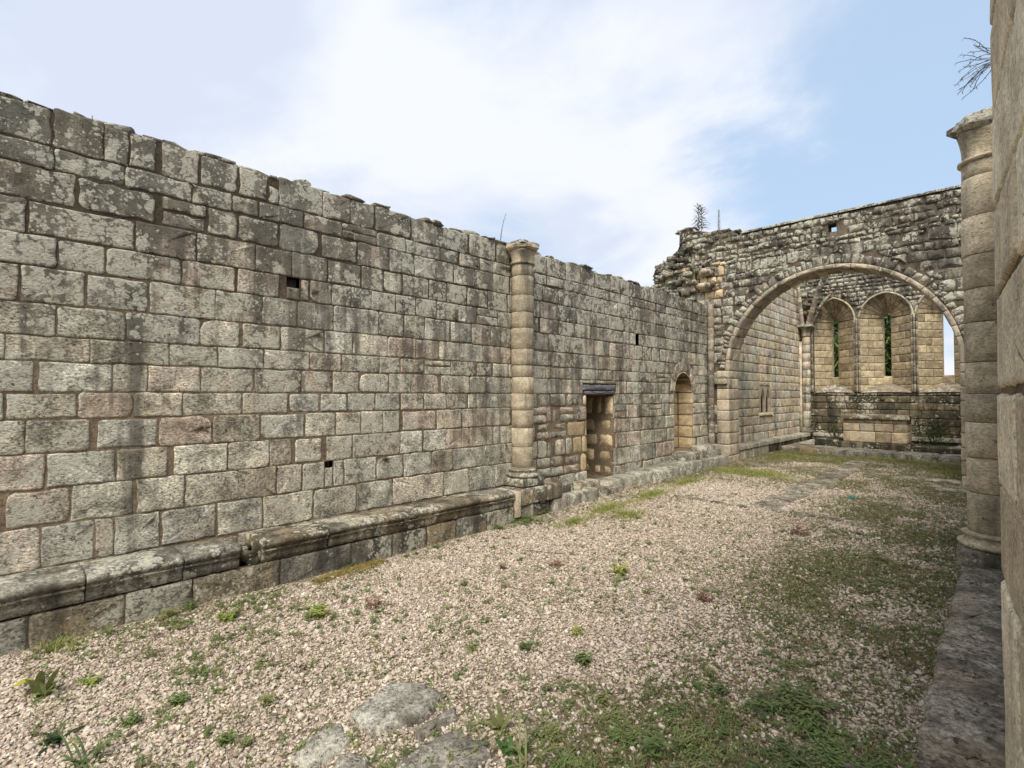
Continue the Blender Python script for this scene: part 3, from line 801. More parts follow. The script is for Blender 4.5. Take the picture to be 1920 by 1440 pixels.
while v < 6.1:
    big = v < 2.6
    if big: hh = random.uniform(.22, .30)
    elif v < 4.4: hh = random.uniform(.16, .25)
    elif 4.62 < v < 4.9: hh = .26
    else: hh = random.uniform(.09, .16)
    u = -6.9+random.uniform(-.1, .1)
    while u < 1.2:
        if big: ww = random.uniform(.28, .45)
        elif v < 4.4: ww = random.uniform(.17, .42)
        elif 4.62 < v < 4.9 and u > -2.4: ww = random.uniform(.3, .6)
        else: ww = random.uniform(.09, .26)
        if u < -5.45 and v < 3.9: u += ww; continue
        cx, cz = u+ww/2, v+hh/2
        if cz > AZ: ins = math.hypot(cx-AC, cz-AZ) < AO+.16+min(ww, hh)*.15
        else: ins = abs(cx-AC) < AO-.02
        if not ins and cz < atop(cx)+.03 :
            a_, b_ = u, u+ww
            if cz < AZ and cx < AC: b_ = min(b_, AC-AO)
            if cz < AZ and cx > AC: a_ = max(a_, AC+AO)
            j = .0 if big else min(ww, hh)*(.10 if v < 4.4 else .22)
            R = lambda: random.uniform(-j, j)
            bigp = big or hh > .25
            warm_ = cx < -5.0 and 4.2 < cz < 5.1 and random.random() < .55
            if b_-a_ > .04:
                if not(-2.78 < b_ and a_ < -2.58 and v < 5.48 and v+hh > 5.31):
                    A.add([(a_+R(), v+R()), (b_+R(), v+R()), (b_+R(), v+hh+R()), (a_+R(), v+hh+R())], clip=aclip, jit=.006 if bigp else .012,
                      rad=.015 if bigp else .018, gap=.005 if bigp else .007, bulge=.005 if bigp else .012, proud=.008 if bigp else .022, seg=.16, depth=.12, edge=.018,
                      mat=M['door'] if warm_ else (M['chancel'] if (big and cx > -5.3 and cz < 1.9) else None))
        u += ww
    v += hh; row += 1
a = .02
while a < PI:                                  # rough radial stones hugging the arch ring
    da = random.uniform(.035, .085); r0 = AO+.005; r1 = AO+random.uniform(.14, .26)
    P_ = [(AC-math.cos(t)*r, AZ+math.sin(t)*r) for t, r in ((a, r0), (a+da, r0), (a+da, r1+random.uniform(-.03, .03)), (a, r1))]
    A.add(P_[::-1], jit=.008, rad=.02, gap=.007, bulge=.018, proud=.02, seg=.2, depth=.1)
    a += da
A.finish(295)
# rock-faced broken end standing proud to the left
for q in range(70):
    x = random.uniform(-6.8, -5.3); z = random.uniform(4.15, min(atop(x)-.1, 5.3+random.uniform(0, .7)))
    s = random.uniform(.09, .26)
    rock_obj('broken_rubble', (x, YA-.0-random.uniform(-.06, .10), z), (s*1.3, .26, s*.75), M['arch'] if (z < 5 and random.random() < .3) else M['rubble'], aw, random.uniform(-.4, .4), .5)
x = -6.8
while x < -4.6:
    s = random.uniform(.18, .35); rock_obj('capping_stone', (x, YA+.2, atop(x)+.0), (s, .36, .09), M['rubble'], aw, 0, .3); x += s*.8
# flat coping slabs along the straight top
x = -4.6
while x < 1.1:
    s = random.uniform(.5, .9); V, F, r = slab_block(x, min(x+s, 1.15), YA-.03, YA+.38, 5.682, 5.735, jit=.008, rad=.02); mesh_obj('coping_slab', V, F, M['rubble'], aw, r); x += s
# voussoirs and soffit of the arch, jambs below
vs_ = Mas(aw, None, M['arch'], 'voussoir')
NV = 31
def ring(u, v):   # u along arch (m), v = across the wall thickness; surface of the soffit
    a = u/AR; return Vector((AC-AR*math.cos(a), YA-.03+v, AZ+AR*math.sin(a)))
def ringf(u, v):
    a = u/AR; R = AR+v; return Vector((AC-R*math.cos(a), YA-.035, AZ+R*math.sin(a)))
LA = PI*AR; cuts = [0]
while cuts[-1] < LA-.3: cuts.append(cuts[-1]+random.uniform(.19, .34))
cuts[-1] = LA
for i, (a, b) in enumerate(zip(cuts, cuts[1:])):
    m = .33+random.uniform(-.08, .08)
    vs_.add([(a, 0), (b, 0), (b, m), (a, m)], mp=surf_map(ring, True), gap=.003, jit=.002, rad=.008, depth=.08, proud=.004, seg=.12)
    vs_.add([(a, m), (b, m), (b, .66), (a, .66)], mp=surf_map(ring, True), gap=.003, jit=.002, rad=.008, depth=.08, proud=.004, seg=.12)
    def fm(u, v, d):
        p = ringf(u, v); return Vector((p.x, p.y-d, p.z))
    vs_.add([(a, .0), (b, .0), (b, .095), (a, .095)], mp=fm, gap=.003, jit=.003, rad=.01, depth=.06, proud=.004, seg=.12, mat=M['arch'])
vs_.finish()
# soffit backing and jamb masonry
jb = Mas(aw, None, M['arch'], 'jamb_stone')
for sx in (-1, 1):
    xj = AC+sx*AR
    mp = plane_map((xj, YA-.03, 0), (0, 1, 0), (0, 0, 1), (-sx, 0, 0))
    mf = plane_map((xj, YA-.035, 0), (sx, 0, 0), (0, 0, 1), (0, -1, 0))
    z = 0.02
    while z < AZ-.01:
        h = min(random.uniform(.24, .31), AZ-z)
        if AZ-z-h < .1: h = AZ-z
        m = random.uniform(.25, .45)
        jb.add([(0, z), (m, z), (m, z+h), (0, z+h)], mp=mp, gap=.004, jit=.003, rad=.012, depth=.085, proud=.004)
        jb.add([(m, z), (.66, z), (.66, z+h), (m, z+h)], mp=mp, gap=.004, jit=.003, rad=.012, depth=.085, proud=.004)
        jb.add([(0, z), (.30, z), (.30, z+h), (0, z+h)], mp=mf, gap=.004, jit=.003, rad=.012, depth=.03, proud=.004)
        z += h
    V, F, r = slab_block(xj-(.03 if sx < 0 else .36), xj+(.36 if sx > 0 else .03)+0, YA-.10, YA+.1, 2.05, 2.19, jit=.01, rad=.02)
    if sx < 0: V, F, r = slab_block(xj-.36, xj-.02, YA-.11, YA-.03, 2.06, 2.18, jit=.012, rad=.02)
    if sx < 0: mesh_obj('impost', V, F, M['basest'], aw, r)
jb.finish()
# slender shaft in the nave corner
V, F, A_ = join([lathe(-5.31, YA-.09, [(z0+.002, .072), (z0+.008, .075), (z0+.28, .075), (z0+.288, .072)], 16, jit=.04) for z0 in np.arange(.55, 3.9, .29)])
cs = mesh_obj('corner_shaft', V, F, M['shaftb'], None, A_); tag(cs, 'thin round shaft in the corner where long wall meets arch wall', 'column')

# ------------------------------------------------------------------ chancel: left wall
YE = 20.8
cw = empty('chancel_wall', (XW, 17, 0), 'pale streaked ashlar wall seen through the arch, with twin lancet niche', 'wall')
LN = (16.35, 17.35, 1.22, 2.05)
strips_core('mortar_core', nmap, rect_strips(13.33, YE+.8, -.3, lambda u: 5.3+.06*noise.noise(Vector((u*2, 1, 1))), [LN]), -.02, -.85, M['mortar_p'], cw)
C = Mas(cw, nmap, M['chancel']); z = .1
ci = 0
while z < 5.3:
    h = random.uniform(.23, .29); y = 13.3-random.uniform(0, .3)
    while y < YE:
        ww = random.uniform(.34, .62); b = min(y+ww, YE+.05)
        for r in subtract([(max(y, 13.33), b, z, z+h)], LN):
            C.add([(r[0], r[2]), (r[1], r[2]), (r[1], r[3]), (r[0], r[3])], gap=.005, jit=.004, rad=.014, proud=.005, seg=.2)
        y += ww
    z += h
C.finish(295)
recess('niche_back', nmap, *LN, .3, M['embr'], cw)
def lancet_frame():
    V, F = [], []
    yc = (LN[0]+LN[1])/2; wl = .17; d0, d1 = .0, -.06
    cs_ = [yc-.23, yc+.23]; sp_ = LN[3]-.36
    us = sorted(set([LN[0], LN[1]]+[c+wl*t for c in cs_ for t in np.linspace(-1, 1, 17)]))
    def low(u):
        for c in cs_:
            if abs(u-c) < wl-1e-6: return sp_+.30*(1-(abs(u-c)/wl)**1.6)
        return None
    st = []
    for a, b in zip(us, us[1:]):
        m = (a+b)/2
        if low(m) is None: st.append((a, b, [((LN[2], LN[3]), (LN[2], LN[3]))]))
        else: st.append((a, b, [((low(a) or sp_, LN[3]), (low(b) or sp_, LN[3]))]))
    strips_core('lancet_frame', nmap, st, .002, -.07, M['arch'], cw)
    V, F, r = slab_block(XW-.2, XW+.06, LN[0]-.05, LN[1]+.1, LN[2]-.06, LN[2]+.003, jit=.008, rad=.015); mesh_obj('niche_sill', V, F, M['chancel'], cw, r)
lancet_frame()

# ------------------------------------------------------------------ window wall
ew = empty('window_wall', (AC, YE, 0), 'end wall with three tall pointed slit windows in warm splayed recesses', 'wall')
emap = plane_map((0, YE, 0), (1, 0, 0), (0, 0, 1), (0, -1, 0))
WIN = [dict(c=-4.38, w=.60, s=-4.46, sw=.095, zt=4.58), dict(c=-2.90, w=.70, s=-2.93, sw=.105, zt=4.60), dict(c=-1.37, w=.70, s=-1.345, sw=.13, zt=4.60)]
SP = 4.38; HA = .78; SILL = 1.86; DE = .62
def arch_pt(c, w_, sp, H, th):   # th 0..pi, right to left, pointed
    Rr = (w_*w_+H*H)/(2*w_); 
    t = th/PI
    if t <= .5: s = 1; q = t*2
    else: s = -1; q = (1-t)*2
    amax = math.atan2(H, -(w_-Rr)) if Rr != w_ else PI/2
    amax = math.asin(min(1, H/Rr)) if w_ <= Rr else PI-math.asin(H/Rr)
    a = q*amax
    return Vector((c+s*((w_-Rr)+Rr*math.cos(a)), sp+Rr*math.sin(a)))
def win_low(wd, u, w_, sp, H, c):
    x = abs(u-c)/w_
    if x >= 1: return sp
    lo_, hi_ = 0, .5
    for _ in range(22):
        m = (lo_+hi_)/2
        if arch_pt(0, w_, sp, H, m*PI).x > abs(u-c): lo_ = m
        else: hi_ = m
    return arch_pt(0, w_, sp, H, lo_*PI).y
def east_core(name, d0, d1, holes, mat):
    us = {XW-.8, 1.0}
    for c, w_, sp, H, b0 in holes: us |= {c+w_*t for t in np.linspace(-1, 1, 19)}
    us = sorted(us); st = []
    for a, b in zip(us, us[1:]):
        if b-a < 1e-6: continue
        m = (a+b)/2; hit = None
        for h in holes:
            if abs(m-h[0]) < h[1]: hit = h
        if hit:
            c, w_, sp, H, b0 = hit; la, lb = win_low(None, a, w_, sp, H, c), win_low(None, b, w_, sp, H, c)
            st.append((a, b, [((-.3, b0), (-.3, b0)), ((la, 7.3), (lb, 7.3))]))
        else: st.append((a, b, [((-.3, 7.3), (-.3, 7.3))]))
    strips_core(name, emap, st, d0, d1, mat, ew)
east_core('mortar_core', -.03, -DE, [(q['c'], q['w'], SP, HA, SILL) for q in WIN], M['mortar_d'])
east_core('outer_wall_face', -DE-.002, -.85, [(q['s'], q['sw'], q['zt']-.16, .16, 2.42) for q in WIN], M['embr'])
em = Mas(ew, None, M['embr'], 'embrasure_stone')
for q in WIN:
    b0 = 2.18
    for sx in (-1, 1):
        Af = Vector((q['c']+sx*q['w'], YE-.01, 0)); Bk = Vector((q['s']+sx*q['sw'], YE+DE, 0)); dv = Bk-Af; Ls = dv.length; dv /= Ls
        nn = Vector((-sx*abs(dv.y), -abs(dv.x), 0)).normalized()
        mp = plane_map(Af, dv, (0, 0, 1), nn)
        mesh_obj('splay_core', [mp(0, SILL-.05, -.012), mp(Ls, 2.1, -.012), mp(Ls, SP+.05, -.012), mp(0, SP+.05, -.012)], [(0, 1, 2, 3)], M['mortar_p'], ew, smooth=False)
        z = SILL; k = 0
        cl = lambda u, v, Ls=Ls: (u, max(v, SILL+(b0-SILL)*u/Ls+.01))
        while z < SP-.02:
            h = .252; 
            m = Ls*(.36 if k % 2 else .62)+random.uniform(-.05, .05)
            for a, b in ((0, m), (m, Ls)):
                if z+h > SILL+(b0-SILL)*a/Ls+.03: em.add([(a, z), (b, z), (b, z+h), (a, z+h)], mp=mp, gap=.004, jit=.003, rad=.01, depth=.02, proud=.003, bulge=.003, clip=cl, seg=.2)
            z += h; k += 1
    # pointed head: tapering voussoirs from wide front arch to the slit's own
    def head(u, v, q=q):
        f = arch_pt(q['c'], q['w'], SP, HA, u*PI); b = arch_pt(q['s'], q['sw'], q['zt']-.16, .16, u*PI)
        p = f.lerp(b, v); return Vector((p.x, YE-.01+(DE+.01)*v, p.y))
    def hm(u, v, d, head=head):
        e = .004
        n = (head(u+e, v)-head(u-e, v)).cross(head(u, v+e)-head(u, v-e)).normalized()
        c = Vector((0, 0, 1)); 
        if n.z > 0: n = -n
        return head(u, v)+n*d
    V = [hm(i/24, j/3, -.012) for j in range(4) for i in range(25)]; F = [(j*25+i, j*25+i+1, (j+1)*25+i+1, (j+1)*25+i) for j in range(3) for i in range(24)]
    mesh_obj('head_core', V, F, M['mortar_p'], ew)
    K = 12
    for i in range(K):
        a, b = i/K, (i+1)/K
        for v0, v1 in ((0, .5), (.5, 1)):
            # parametric units: scale gap by hand
            em.add([(a+.004, v0+.01), (b-.004, v0+.01), (b-.004, v1-.01), (a+.004, v1-.01)], mp=hm, gap=.0005, jit=.001, rad=.004, depth=.02, proud=.003, bulge=.002, seg=.2, edge=.004)
    # sill slope + stone under the slit
    sA = [(q['c']-q['w'], YE-.03, SILL), (q['c']+q['w'], YE-.03, SILL), (q['s']+q['sw']+.02, YE+DE, b0), (q['s']-q['sw']-.02, YE+DE, b0)]
    V = []; F = []
    for j in range(6):
        t = j/5; zz_ = SILL+(b0-SILL)*(t**.75)
        for i in range(13):
            s = i/12; x = (sA[0][0]*(1-t)+sA[3][0]*t)*(1-s)+(sA[1][0]*(1-t)+sA[2][0]*t)*s
            V.append(Vector((x, YE-.03+(DE+.03)*t, zz_+.02*math.sin(PI*s)*(1-t)+.006*noise.noise(Vector((x*6, t*4, 1))))))
    for j in range(5):
        for i in range(12): F.append((j*13+i, j*13+i+1, (j+1)*13+i+1, (j+1)*13+i))
    mesh_obj('sloping_sill', V, F, M['shaftb'], ew)
    mp = plane_map((0, YE+DE-.03, 0), (1, 0, 0), (0, 0, 1), (0, -1, 0))
    em.add([(q['s']-q['sw']-.03, b0-.03), (q['s']+q['sw']+.03, b0-.03), (q['s']+q['sw']+.02, 2.42), (q['s']-q['sw']-.02, 2.42)], mp=mp, gap=.003, jit=.002, rad=.008, depth=.1, proud=.001)
    # hood mould following the arch, standing proud
    path = [Vector((p.x, YE-.03, p.y)) for p in [arch_pt(q['c'], q['w']+.03, SP, HA+.03, PI*i/26) for i in range(27)]]
    V, F = tube(path, .032, 8); mesh_obj('hood_mould', V, F, M['chancel'], ew)
em.finish(298)
def eclip(u, v):
    for q in WIN:
        w_ = q['w']+.05
        if abs(u-q['c']) < w_ and v > SILL:
            top = win_low(None, u, w_, SP, HA+.06, q['c'])
            if v < top: return u, top
    return u, v
E1 = Mas(ew, emap, M['dark'])
z = .05
while z < SILL-.02:                       # dark coursed stone below the windows
    h = min(random.uniform(.2, .27), SILL-z); x = -5.45
    if SILL-z-h < .1: h = SILL-z
    while x < .9:
        ww = random.uniform(.25, .55); E1.add([(x, z), (x+ww, z), (x+ww, z+h), (x, z+h)], gap=.007, jit=.007, rad=.02, proud=.012, seg=.2); x += ww
    z += h
z = SILL
piers = [(-5.45, WIN[0]['c']-WIN[0]['w']-.04), (WIN[0]['c']+WIN[0]['w']+.03, WIN[1]['c']-WIN[1]['w']-.03), (WIN[1]['c']+WIN[1]['w']+.03, WIN[2]['c']-WIN[2]['w']-.03), (WIN[2]['c']+WIN[2]['w']+.04, .9)]
while z < SP:
    h = .252
    for a, b in piers:
        x = a
        while x < b-.02:
            ww = random.uniform(.22, .42); e = min(x+ww, b)
            E1.add([(x, z), (e, z), (e, z+h), (x, z+h)], gap=.004, jit=.003, rad=.012, proud=.004, mat=M['shaftb'] if b < 0 else M['chancel'], seg=.2); x = e
    z += h
z = SP
while z < 7.25:
    h = random.uniform(.10, .17) if z > 5.15 else random.uniform(.14, .2); x = -5.45
    while x < .9:
        ww = random.uniform(.1, .3); cx, cz = x+ww/2, z+h/2; ok = True
        for q in WIN:
            if abs(cx-q['c']) < q['w']+.05 and cz < win_low(None, cx, q['w']+.05, SP, HA+.06, q['c'])+.03: ok = False
        if ok: E1.add([(x+random.uniform(-.02, .02), z), (x+ww, z+random.uniform(-.02, .02)), (x+ww, z+h), (x, z+h+random.uniform(-.02, .02))], clip=eclip, gap=.009, jit=.01, rad=.03, bulge=.02, proud=.02, mat=M['rubble'], seg=.2)
        x += ww
    z += h
E1.finish(295)
# colonnettes between the windows
for gx, n_ in ((WIN[0]['c']-WIN[0]['w']-.14, 3), ((WIN[0]['c']+WIN[0]['w']+WIN[1]['c']-WIN[1]['w'])/2, 3), ((WIN[1]['c']+WIN[1]['w']+WIN[2]['c']-WIN[2]['w'])/2, 3), (WIN[2]['c']+WIN[2]['w']+.1, 3)):
    for k in range(n_):
        x = gx+(k-1)*.062; y = YE-(.075 if k == 1 else .03)
        V, F, A_ = join([lathe(x, y, [(zz+.003, .026), (zz+.01, .031), (zz+.24, .031), (zz+.249, .026)], 10) for zz in np.arange(SILL+.02, SP-.05, .252)])
        mesh_obj('colonnette', V, F, M['shaftb'], ew, A_)
# dark lump low on the wall face, its colour standing for a hole's shade
rock_obj('hole_shade_lump', (-2.98, YE-.012, 1.66), (.16, .05, .12), M['mortar_d'], ew)
# right-hand side wall (hidden behind pier and column) and chancel right wall
sw = empty('side_wall', (.1, 10, 0), 'plain tan stone wall running behind the thick pier and right column', 'wall')
smap = plane_map((.1, 0, 0), (0, 1, 0), (0, 0, 1), (-1, 0, 0))
strips_core('mortar_core', smap, rect_strips(2.75, 12.69, -.3, lambda u: 4.05, []), -.02, -.8, M['mortar_p'], sw)
strips_core('mortar_core', smap, rect_strips(13.33, YE-.01, -.3, lambda u: 5.2, []), -.02, -.8, M['mortar_p'], sw)
R_ = Mas(sw, smap, M['shaft'])
for (ya, yb, tp) in ((2.75, 12.69, 4.05), (13.33, YE-.02, 5.2)):
    z = .05
    while z < tp-.05:
        h = .29; y = ya
        while y < yb:
            ww = random.uniform(.4, .7); R_.add([(y, z), (min(y+ww, yb), z), (min(y+ww, yb), min(z+h, tp)), (y, min(z+h, tp))], seg=.5, mat=M['shaft']); y += ww
        z += h
R_.finish(20)

# vault springer fragments and corner shaft in the chancel
cc_ = empty('corner_column', (-5.22, 20.5, .45), 'slim corner column with leafy capital between pale wall and slit windows', 'column')
CX, CY = -5.18, 20.52
for i, z0 in enumerate(np.arange(.62, 3.86, .295)):
    V, F = lathe(CX, CY, [(z0+.004, .115), (z0+.014, .125), (z0+.28, .125), (z0+.291, .115)], 18, jit=.03); mesh_obj('drum', V, F, M['chancel'], cc_)
V, F = lathe(CX, CY, [(.45, .2), (.5, .21), (.54, .17), (.58, .18), (.62, .14)], 18, jit=.08); mesh_obj('base_moulding', V, F, M['basest'], cc_)
V, F = lathe(CX-.17, CY-.06, [(.5, .045), (1.5, .047), (2.5, .044), (3.7, .046)], 10, jit=.03); mesh_obj('thin_shaft', V, F, M['chancel'], cc_)
V, F = lathe(CX, CY, [(3.87, .12), (3.88, .15), (3.91, .15), (3.92, .125), (4.05, .14), (4.15, .17), (4.2, .2), (4.21, .22)], 20, jit=.12); mesh_obj('capital', V, F, M['basest'], cc_)
V, F, r = slab_block(CX-.24, CX+.24, CY-.24, CY+.24, 4.212, 4.29, jit=.01, rad=.04); mesh_obj('abacus', V, F, M['basest'], cc_, r)
rib = empty('vault_rib', (CX, CY, 4.3), 'broken curved vault rib rising from the corner column capital', 'vault rib')
def ribseg(p0, p1, sag, rad, n, mat, name):
    p0, p1 = Vector(p0), Vector(p1)
    for k in range(n):
        pts = []
        for i in range(5):
            t = (k+.03+.94*i/4)/n; p = p0.lerp(p1, t); p.z += sag*math.sin(PI*t*.9)
            pts.append(p)
        V, F = tube(pts, rad, 8); mesh_obj(name, V, F, mat, rib)
ribseg((CX+.1, CY-.1, 4.3), (-3.95, 19.3, 6.0), .45, .085, 6, M['shaftb'], 'rib_stone')
ribseg((CX-.08, CY-.12, 4.3), (CX-.06, CY-1.0, 5.9), .25, .06, 5, M['chancel'], 'wall_rib_stone')
ribseg((CX+.15, CY+.1, 4.3), (CX+.75, CY+.2, 5.25), .2, .05, 4, M['shaftb'], 'window_rib_stone')
for q in range(30):
    t = random.random()
    rock_obj('springer_stone', (CX-.08+.42*t+random.uniform(-.08, .1), CY+.1-random.uniform(0, .22), 4.38+t*.3+random.uniform(0, 1.3)), (.2, .16, .13), M['dark'] if q % 3 else M['rubble'], rib, random.random(), .3)

# ------------------------------------------------------------------ chancel benches, dais, altar
cb = empty('chancel_bench', (-5.2, 17, 0), 'low stone bench round the foot of the chancel walls behind the altar', 'bench')
y = 13.34
while y < 20.3:
    s = min(random.uniform(.8, 1.3), 20.35-y)
    V, F, r = slab_block(-5.39, -5.02, y, y+s, .34, .45, jit=.01, rad=.03); mesh_obj('bench_slab', V, F, M['step'], cb, r)
    y2 = y
    while y2 < y+s-.05:
        e = min(y2+random.uniform(.3, .55), y+s)
        mb = Mas(cb, plane_map((-5.05, 0, 0), (0, 1, 0), (0, 0, 1), (1, 0, 0)), M['chancel'] if y < 15.5 else M['dark'], 'bench_stone')
        mb.add([(y2, 0), (e, 0), (e, .338), (y2, .338)], depth=.3, gap=.005, jit=.006, rad=.02); mb.finish(); y2 = e
    y += s
x = -5.0
while x < 0:
    s = random.uniform(.7, 1.2); e = min(x+s, .05)
    V, F, r = slab_block(x, e, 20.38, 20.76, .34, .45, jit=.01, rad=.03); mesh_obj('bench_slab', V, F, M['step'], cb, r)
    V, F, r = slab_block(x+.01, e-.01, 20.42, 20.75, 0, .337, jit=.01, rad=.03); mesh_obj('bench_stone', V, F, M['dark'], cb, r)
    x = e
ds = empty('altar_dais', (AC, 18, 0), 'low flagged stone platform under the altar with dark mossy edge', 'steps')
x = -5.0
while x < .02:
    s = random.uniform(.5, .9); e = min(x+s, .06)
    for (ya, yb) in ((16.7, 17.35), (17.36, 18.4), (18.41, 20.36)):
        V, F, r = slab_block(x, e, ya, yb, .0 if ya > 16.8 else .04, .225 if ya > 16.8 else .23, jit=.01, rad=.025); mesh_obj('flagstone', V, F, M['bench'], ds, r)
    x = e
al = empty('altar', (-2.8, 18.3, .23), 'block-built stone altar with projecting slab top in front of the middle slit window', 'altar')
AX0, AX1, AY0, AY1 = -3.56, -2.03, 17.9, 18.75
for (x0, x1, zt) in ((-4.35, -3.7, .42), (-3.7, -1.95, .40), (-1.95, -.9, .36)):
    V, F, r = slab_block(x0, x1-.004, AY0-.15 if x0 > -4 else AY0+.1, AY1+.1, .232, zt, jit=.02, rad=.05); mesh_obj('plinth_stone', V, F, M['dark'], al, r)
ab = Mas(al, None, M['altar'], 'altar_stone')
for mp, L_ in ((plane_map((AX0, AY0, 0), (1, 0, 0), (0, 0, 1), (0, -1, 0)), AX1-AX0), (plane_map((AX0, AY1, 0), (0, -1, 0), (0, 0, 1), (-1, 0, 0)), AY1-AY0), (plane_map((AX1, AY0, 0), (0, 1, 0), (0, 0, 1), (1, 0, 0)), AY1-AY0)):
    for z0, z1, cuts_ in ((.40, .72, (0, .1, .52, .76, 1)), (.72, .96, (0, .27, .5, .8, 1)), (.96, 1.08, (0, .35, .62, 1))):
        for a, b in zip(cuts_, cuts_[1:]): ab.add([(a*L_, z0), (b*L_, z0), (b*L_, z1), (a*L_, z1)], mp=mp, gap=.005, jit=.004, rad=.015, depth=.2, proud=.006)
ab.finish()
strips_core('altar_core', plane_map((0, AY0+.02, 0), (1, 0, 0), (0, 0, 1), (0, -1, 0)), [(AX0+.02, AX1-.02, [((.40, 1.08), (.40, 1.08))])], 0, -(AY1-AY0-.04), M['mortar_d'], al)
for a, b in ((AX0-.06, AX0+.85), (AX0+.856, AX1+.06)):
    V, F, r = slab_block(a, b, AY0-.08, AY1+.08, 1.085, 1.20, jit=.012, rad=.025); mesh_obj('altar_slab', V, F, M['dark'], al, r)

# ------------------------------------------------------------------ right bench, pier
rb = empty('edge_bench', (-.1, 6, 0), 'dark weathered stone ledge along the foot of the tan pier and column', 'ledge')
y = 2.62; XR = -.29
segs = []
while y < 12.6: s = random.uniform(.7, 1.25); segs.append((y, min(y+s, 12.64))); y += s
for a, b in segs:
    V, F, r = slab_block(XR+random.uniform(-.012, .012), .13, a, b, -.02, .45+random.uniform(-.012, .008), jit=.014, rad=.035, seg=.08, bulge=.01); mesh_obj('ledge_slab', V, F, M['ledge'], rb, r)
for x0, x1, ya, yb, zt in ((-.36, .02, 2.0, 2.6, .27), (-.45, -.05, 1.4, 2.05, .20), (-.1, .5, 1.2, 2.6, .33), (-.5, .3, .4, 1.38, .16), (-.3, .5, -.6, .38, .2)):
    V, F, r = slab_block(x0, x1, ya, yb, -.05, zt, jit=.04, rad=.12, seg=.1, bulge=.02); mesh_obj('broken_ledge_stone', V, F, M['ledge'], rb, r)
for q in range(46):
    x = random.uniform(-.5, .0); yy = random.uniform(1.3, 2.65); s = random.uniform(.03, .10)
    rock_obj('loose_chip', (x, yy, .25+random.uniform(-.03, .03) if yy > 1.95 else .19), (s*1.3, s, s*.5), random.choice((M['ledge'], M['ledge'], M['arch'])), rb, random.random()*3, .35, 1)

pr = empty('pier', (.1, 2.3, 0), 'massive warm tan ashlar pier close up, with grooved joints and hairline cracks', 'pier')
DP = Vector((.077, -.997, 0)); NP = Vector((-.997, -.077, 0)); P0 = Vector((-.030, 2.6, 0))
pmap = plane_map(P0, DP, (0, 0, 1), NP)
def pmr(a, b, d):  # eased arris at the far edge
    r = .03
    if a < r: d -= (r-a)**2/r*.6
    return pmap(a, b, d+.005*noise.noise(Vector((a*3, b*2.2, 7)))+.002*noise.noise(Vector((a*11, b*5, 7))))
strips_core('mortar_core', pmap, rect_strips(.015, 3.2, .1, lambda u: 4.1, []), -.011, -.75, M['mortar_p'], pr)
Pm = Mas(pr, pmr, M['pier'])
zc = [.44, .78, 1.13, 1.47, 1.80, 2.15, 2.46, 2.80, 3.13, 3.47, 3.8, 4.12]
for i, (a, b) in enumerate(zip(zc, zc[1:])):
    c = [0, .55+random.uniform(-.1, .15) if i % 2 else .95, 1.5, 2.1, 2.6, 3.2]
    for p, q in zip(c, c[1:]):
        Pm.add([(p, a+random.uniform(-.02, .02)), (q, a+random.uniform(-.02, .02)), (q, b), (p, b)], gap=.007, jit=.006, rad=.012, seg=.045, bulge=.001, proud=.002, depth=.10, edge=.010, rough=.0015)
Pm.finish()
# far end face of the pier
pe = plane_map(P0+Vector((.02, .0, 0)), (1, 0, 0), (0, 0, 1), (0, 1, 0))
Pe = Mas(pr, pe, M['pier'], 'return_stone')
for a, b in zip(zc, zc[1:]):
    Pe.add([(.0, a), (.7, a), (.7, b), (.0, b)], gap=.006, jit=.006, rad=.02, depth=.1)
Pe.finish()

# ------------------------------------------------------------------ path of flush flagstones
pt = bpy.data.objects.new('path', None); COL.objects.link(pt); pt.location = (-2.6, 8, 0); pt['kind'] = 'structure'
def flag(poly, z, m='path', jit=.02, rad=.03, bulge=.008, name='flagstone'):
    x = sum(p[0] for p in poly)/len(poly); y = sum(p[1] for p in poly)/len(poly)
    k = Mas(None, plane_map((0, 0, gzz(x, y)+z), (1, 0, 0), (0, 1, 0), (0, 0, 1)), None)
    k.add(poly, depth=.12, bulge=bulge, jit=jit, rad=rad, gap=.012, seg=.09, proud=.008, edge=.025, rough=.006)
    if k.items: _, V, F, r, _ = k.items[0]; mesh_obj(name, V, F, M[m], pt, r)
G = onG
flag([G(645, 1350), G(690, 1392), G(800, 1360), G(845, 1310), G(790, 1285), G(730, 1286)], .034, rad=.02, jit=.02)
flag([G(540, 1435), G(600, 1460), G(665, 1390), G(640, 1355), G(580, 1385)], .035, rad=.02, jit=.02)
flag([G(600, 1475), G(690, 1475), G(700, 1440), G(660, 1415), G(625, 1428)], .04, rad=.02, jit=.02)
flag([G(765, 1382), G(800, 1400), G(860, 1355), G(855, 1322)], .026, jit=.02)
flag([G(740, 1475), G(900, 1485), G(925, 1400), G(860, 1368), G(790, 1400), G(730, 1430)], .017, jit=.03, bulge=.004)
for (a, b, wd) in ((8.05, 8.6, .42), (8.62, 9.2, .45), (9.22, 9.7, .4), (9.72, 10.4, .48), (10.42, 11.0, .5), (11.02, 11.7, .5), (11.72, 12.4, .5), (12.42, 13.1, .52), (13.12, 13.7, .5), (13.72, 14.5, .5), (14.52, 15.3, .5)):
    o = random.uniform(-.04, .04); flag([(-2.62-wd/2+o, a), (-2.62+wd/2+o, a), (-2.62+wd/2+o, b), (-2.62-wd/2+o, b)], .032, m='ledge')
for i in range(9):
    a = -4.0+i*.3; b = a+.29; yc = 7.95+.0*i
    if i != 4: flag([(a, yc-.055), (b, yc-.055+random.uniform(-.02, .02)), (b, yc+.06), (a, yc+.06)], .028, m='ledge', rad=.03, jit=.012)
x = -4.75
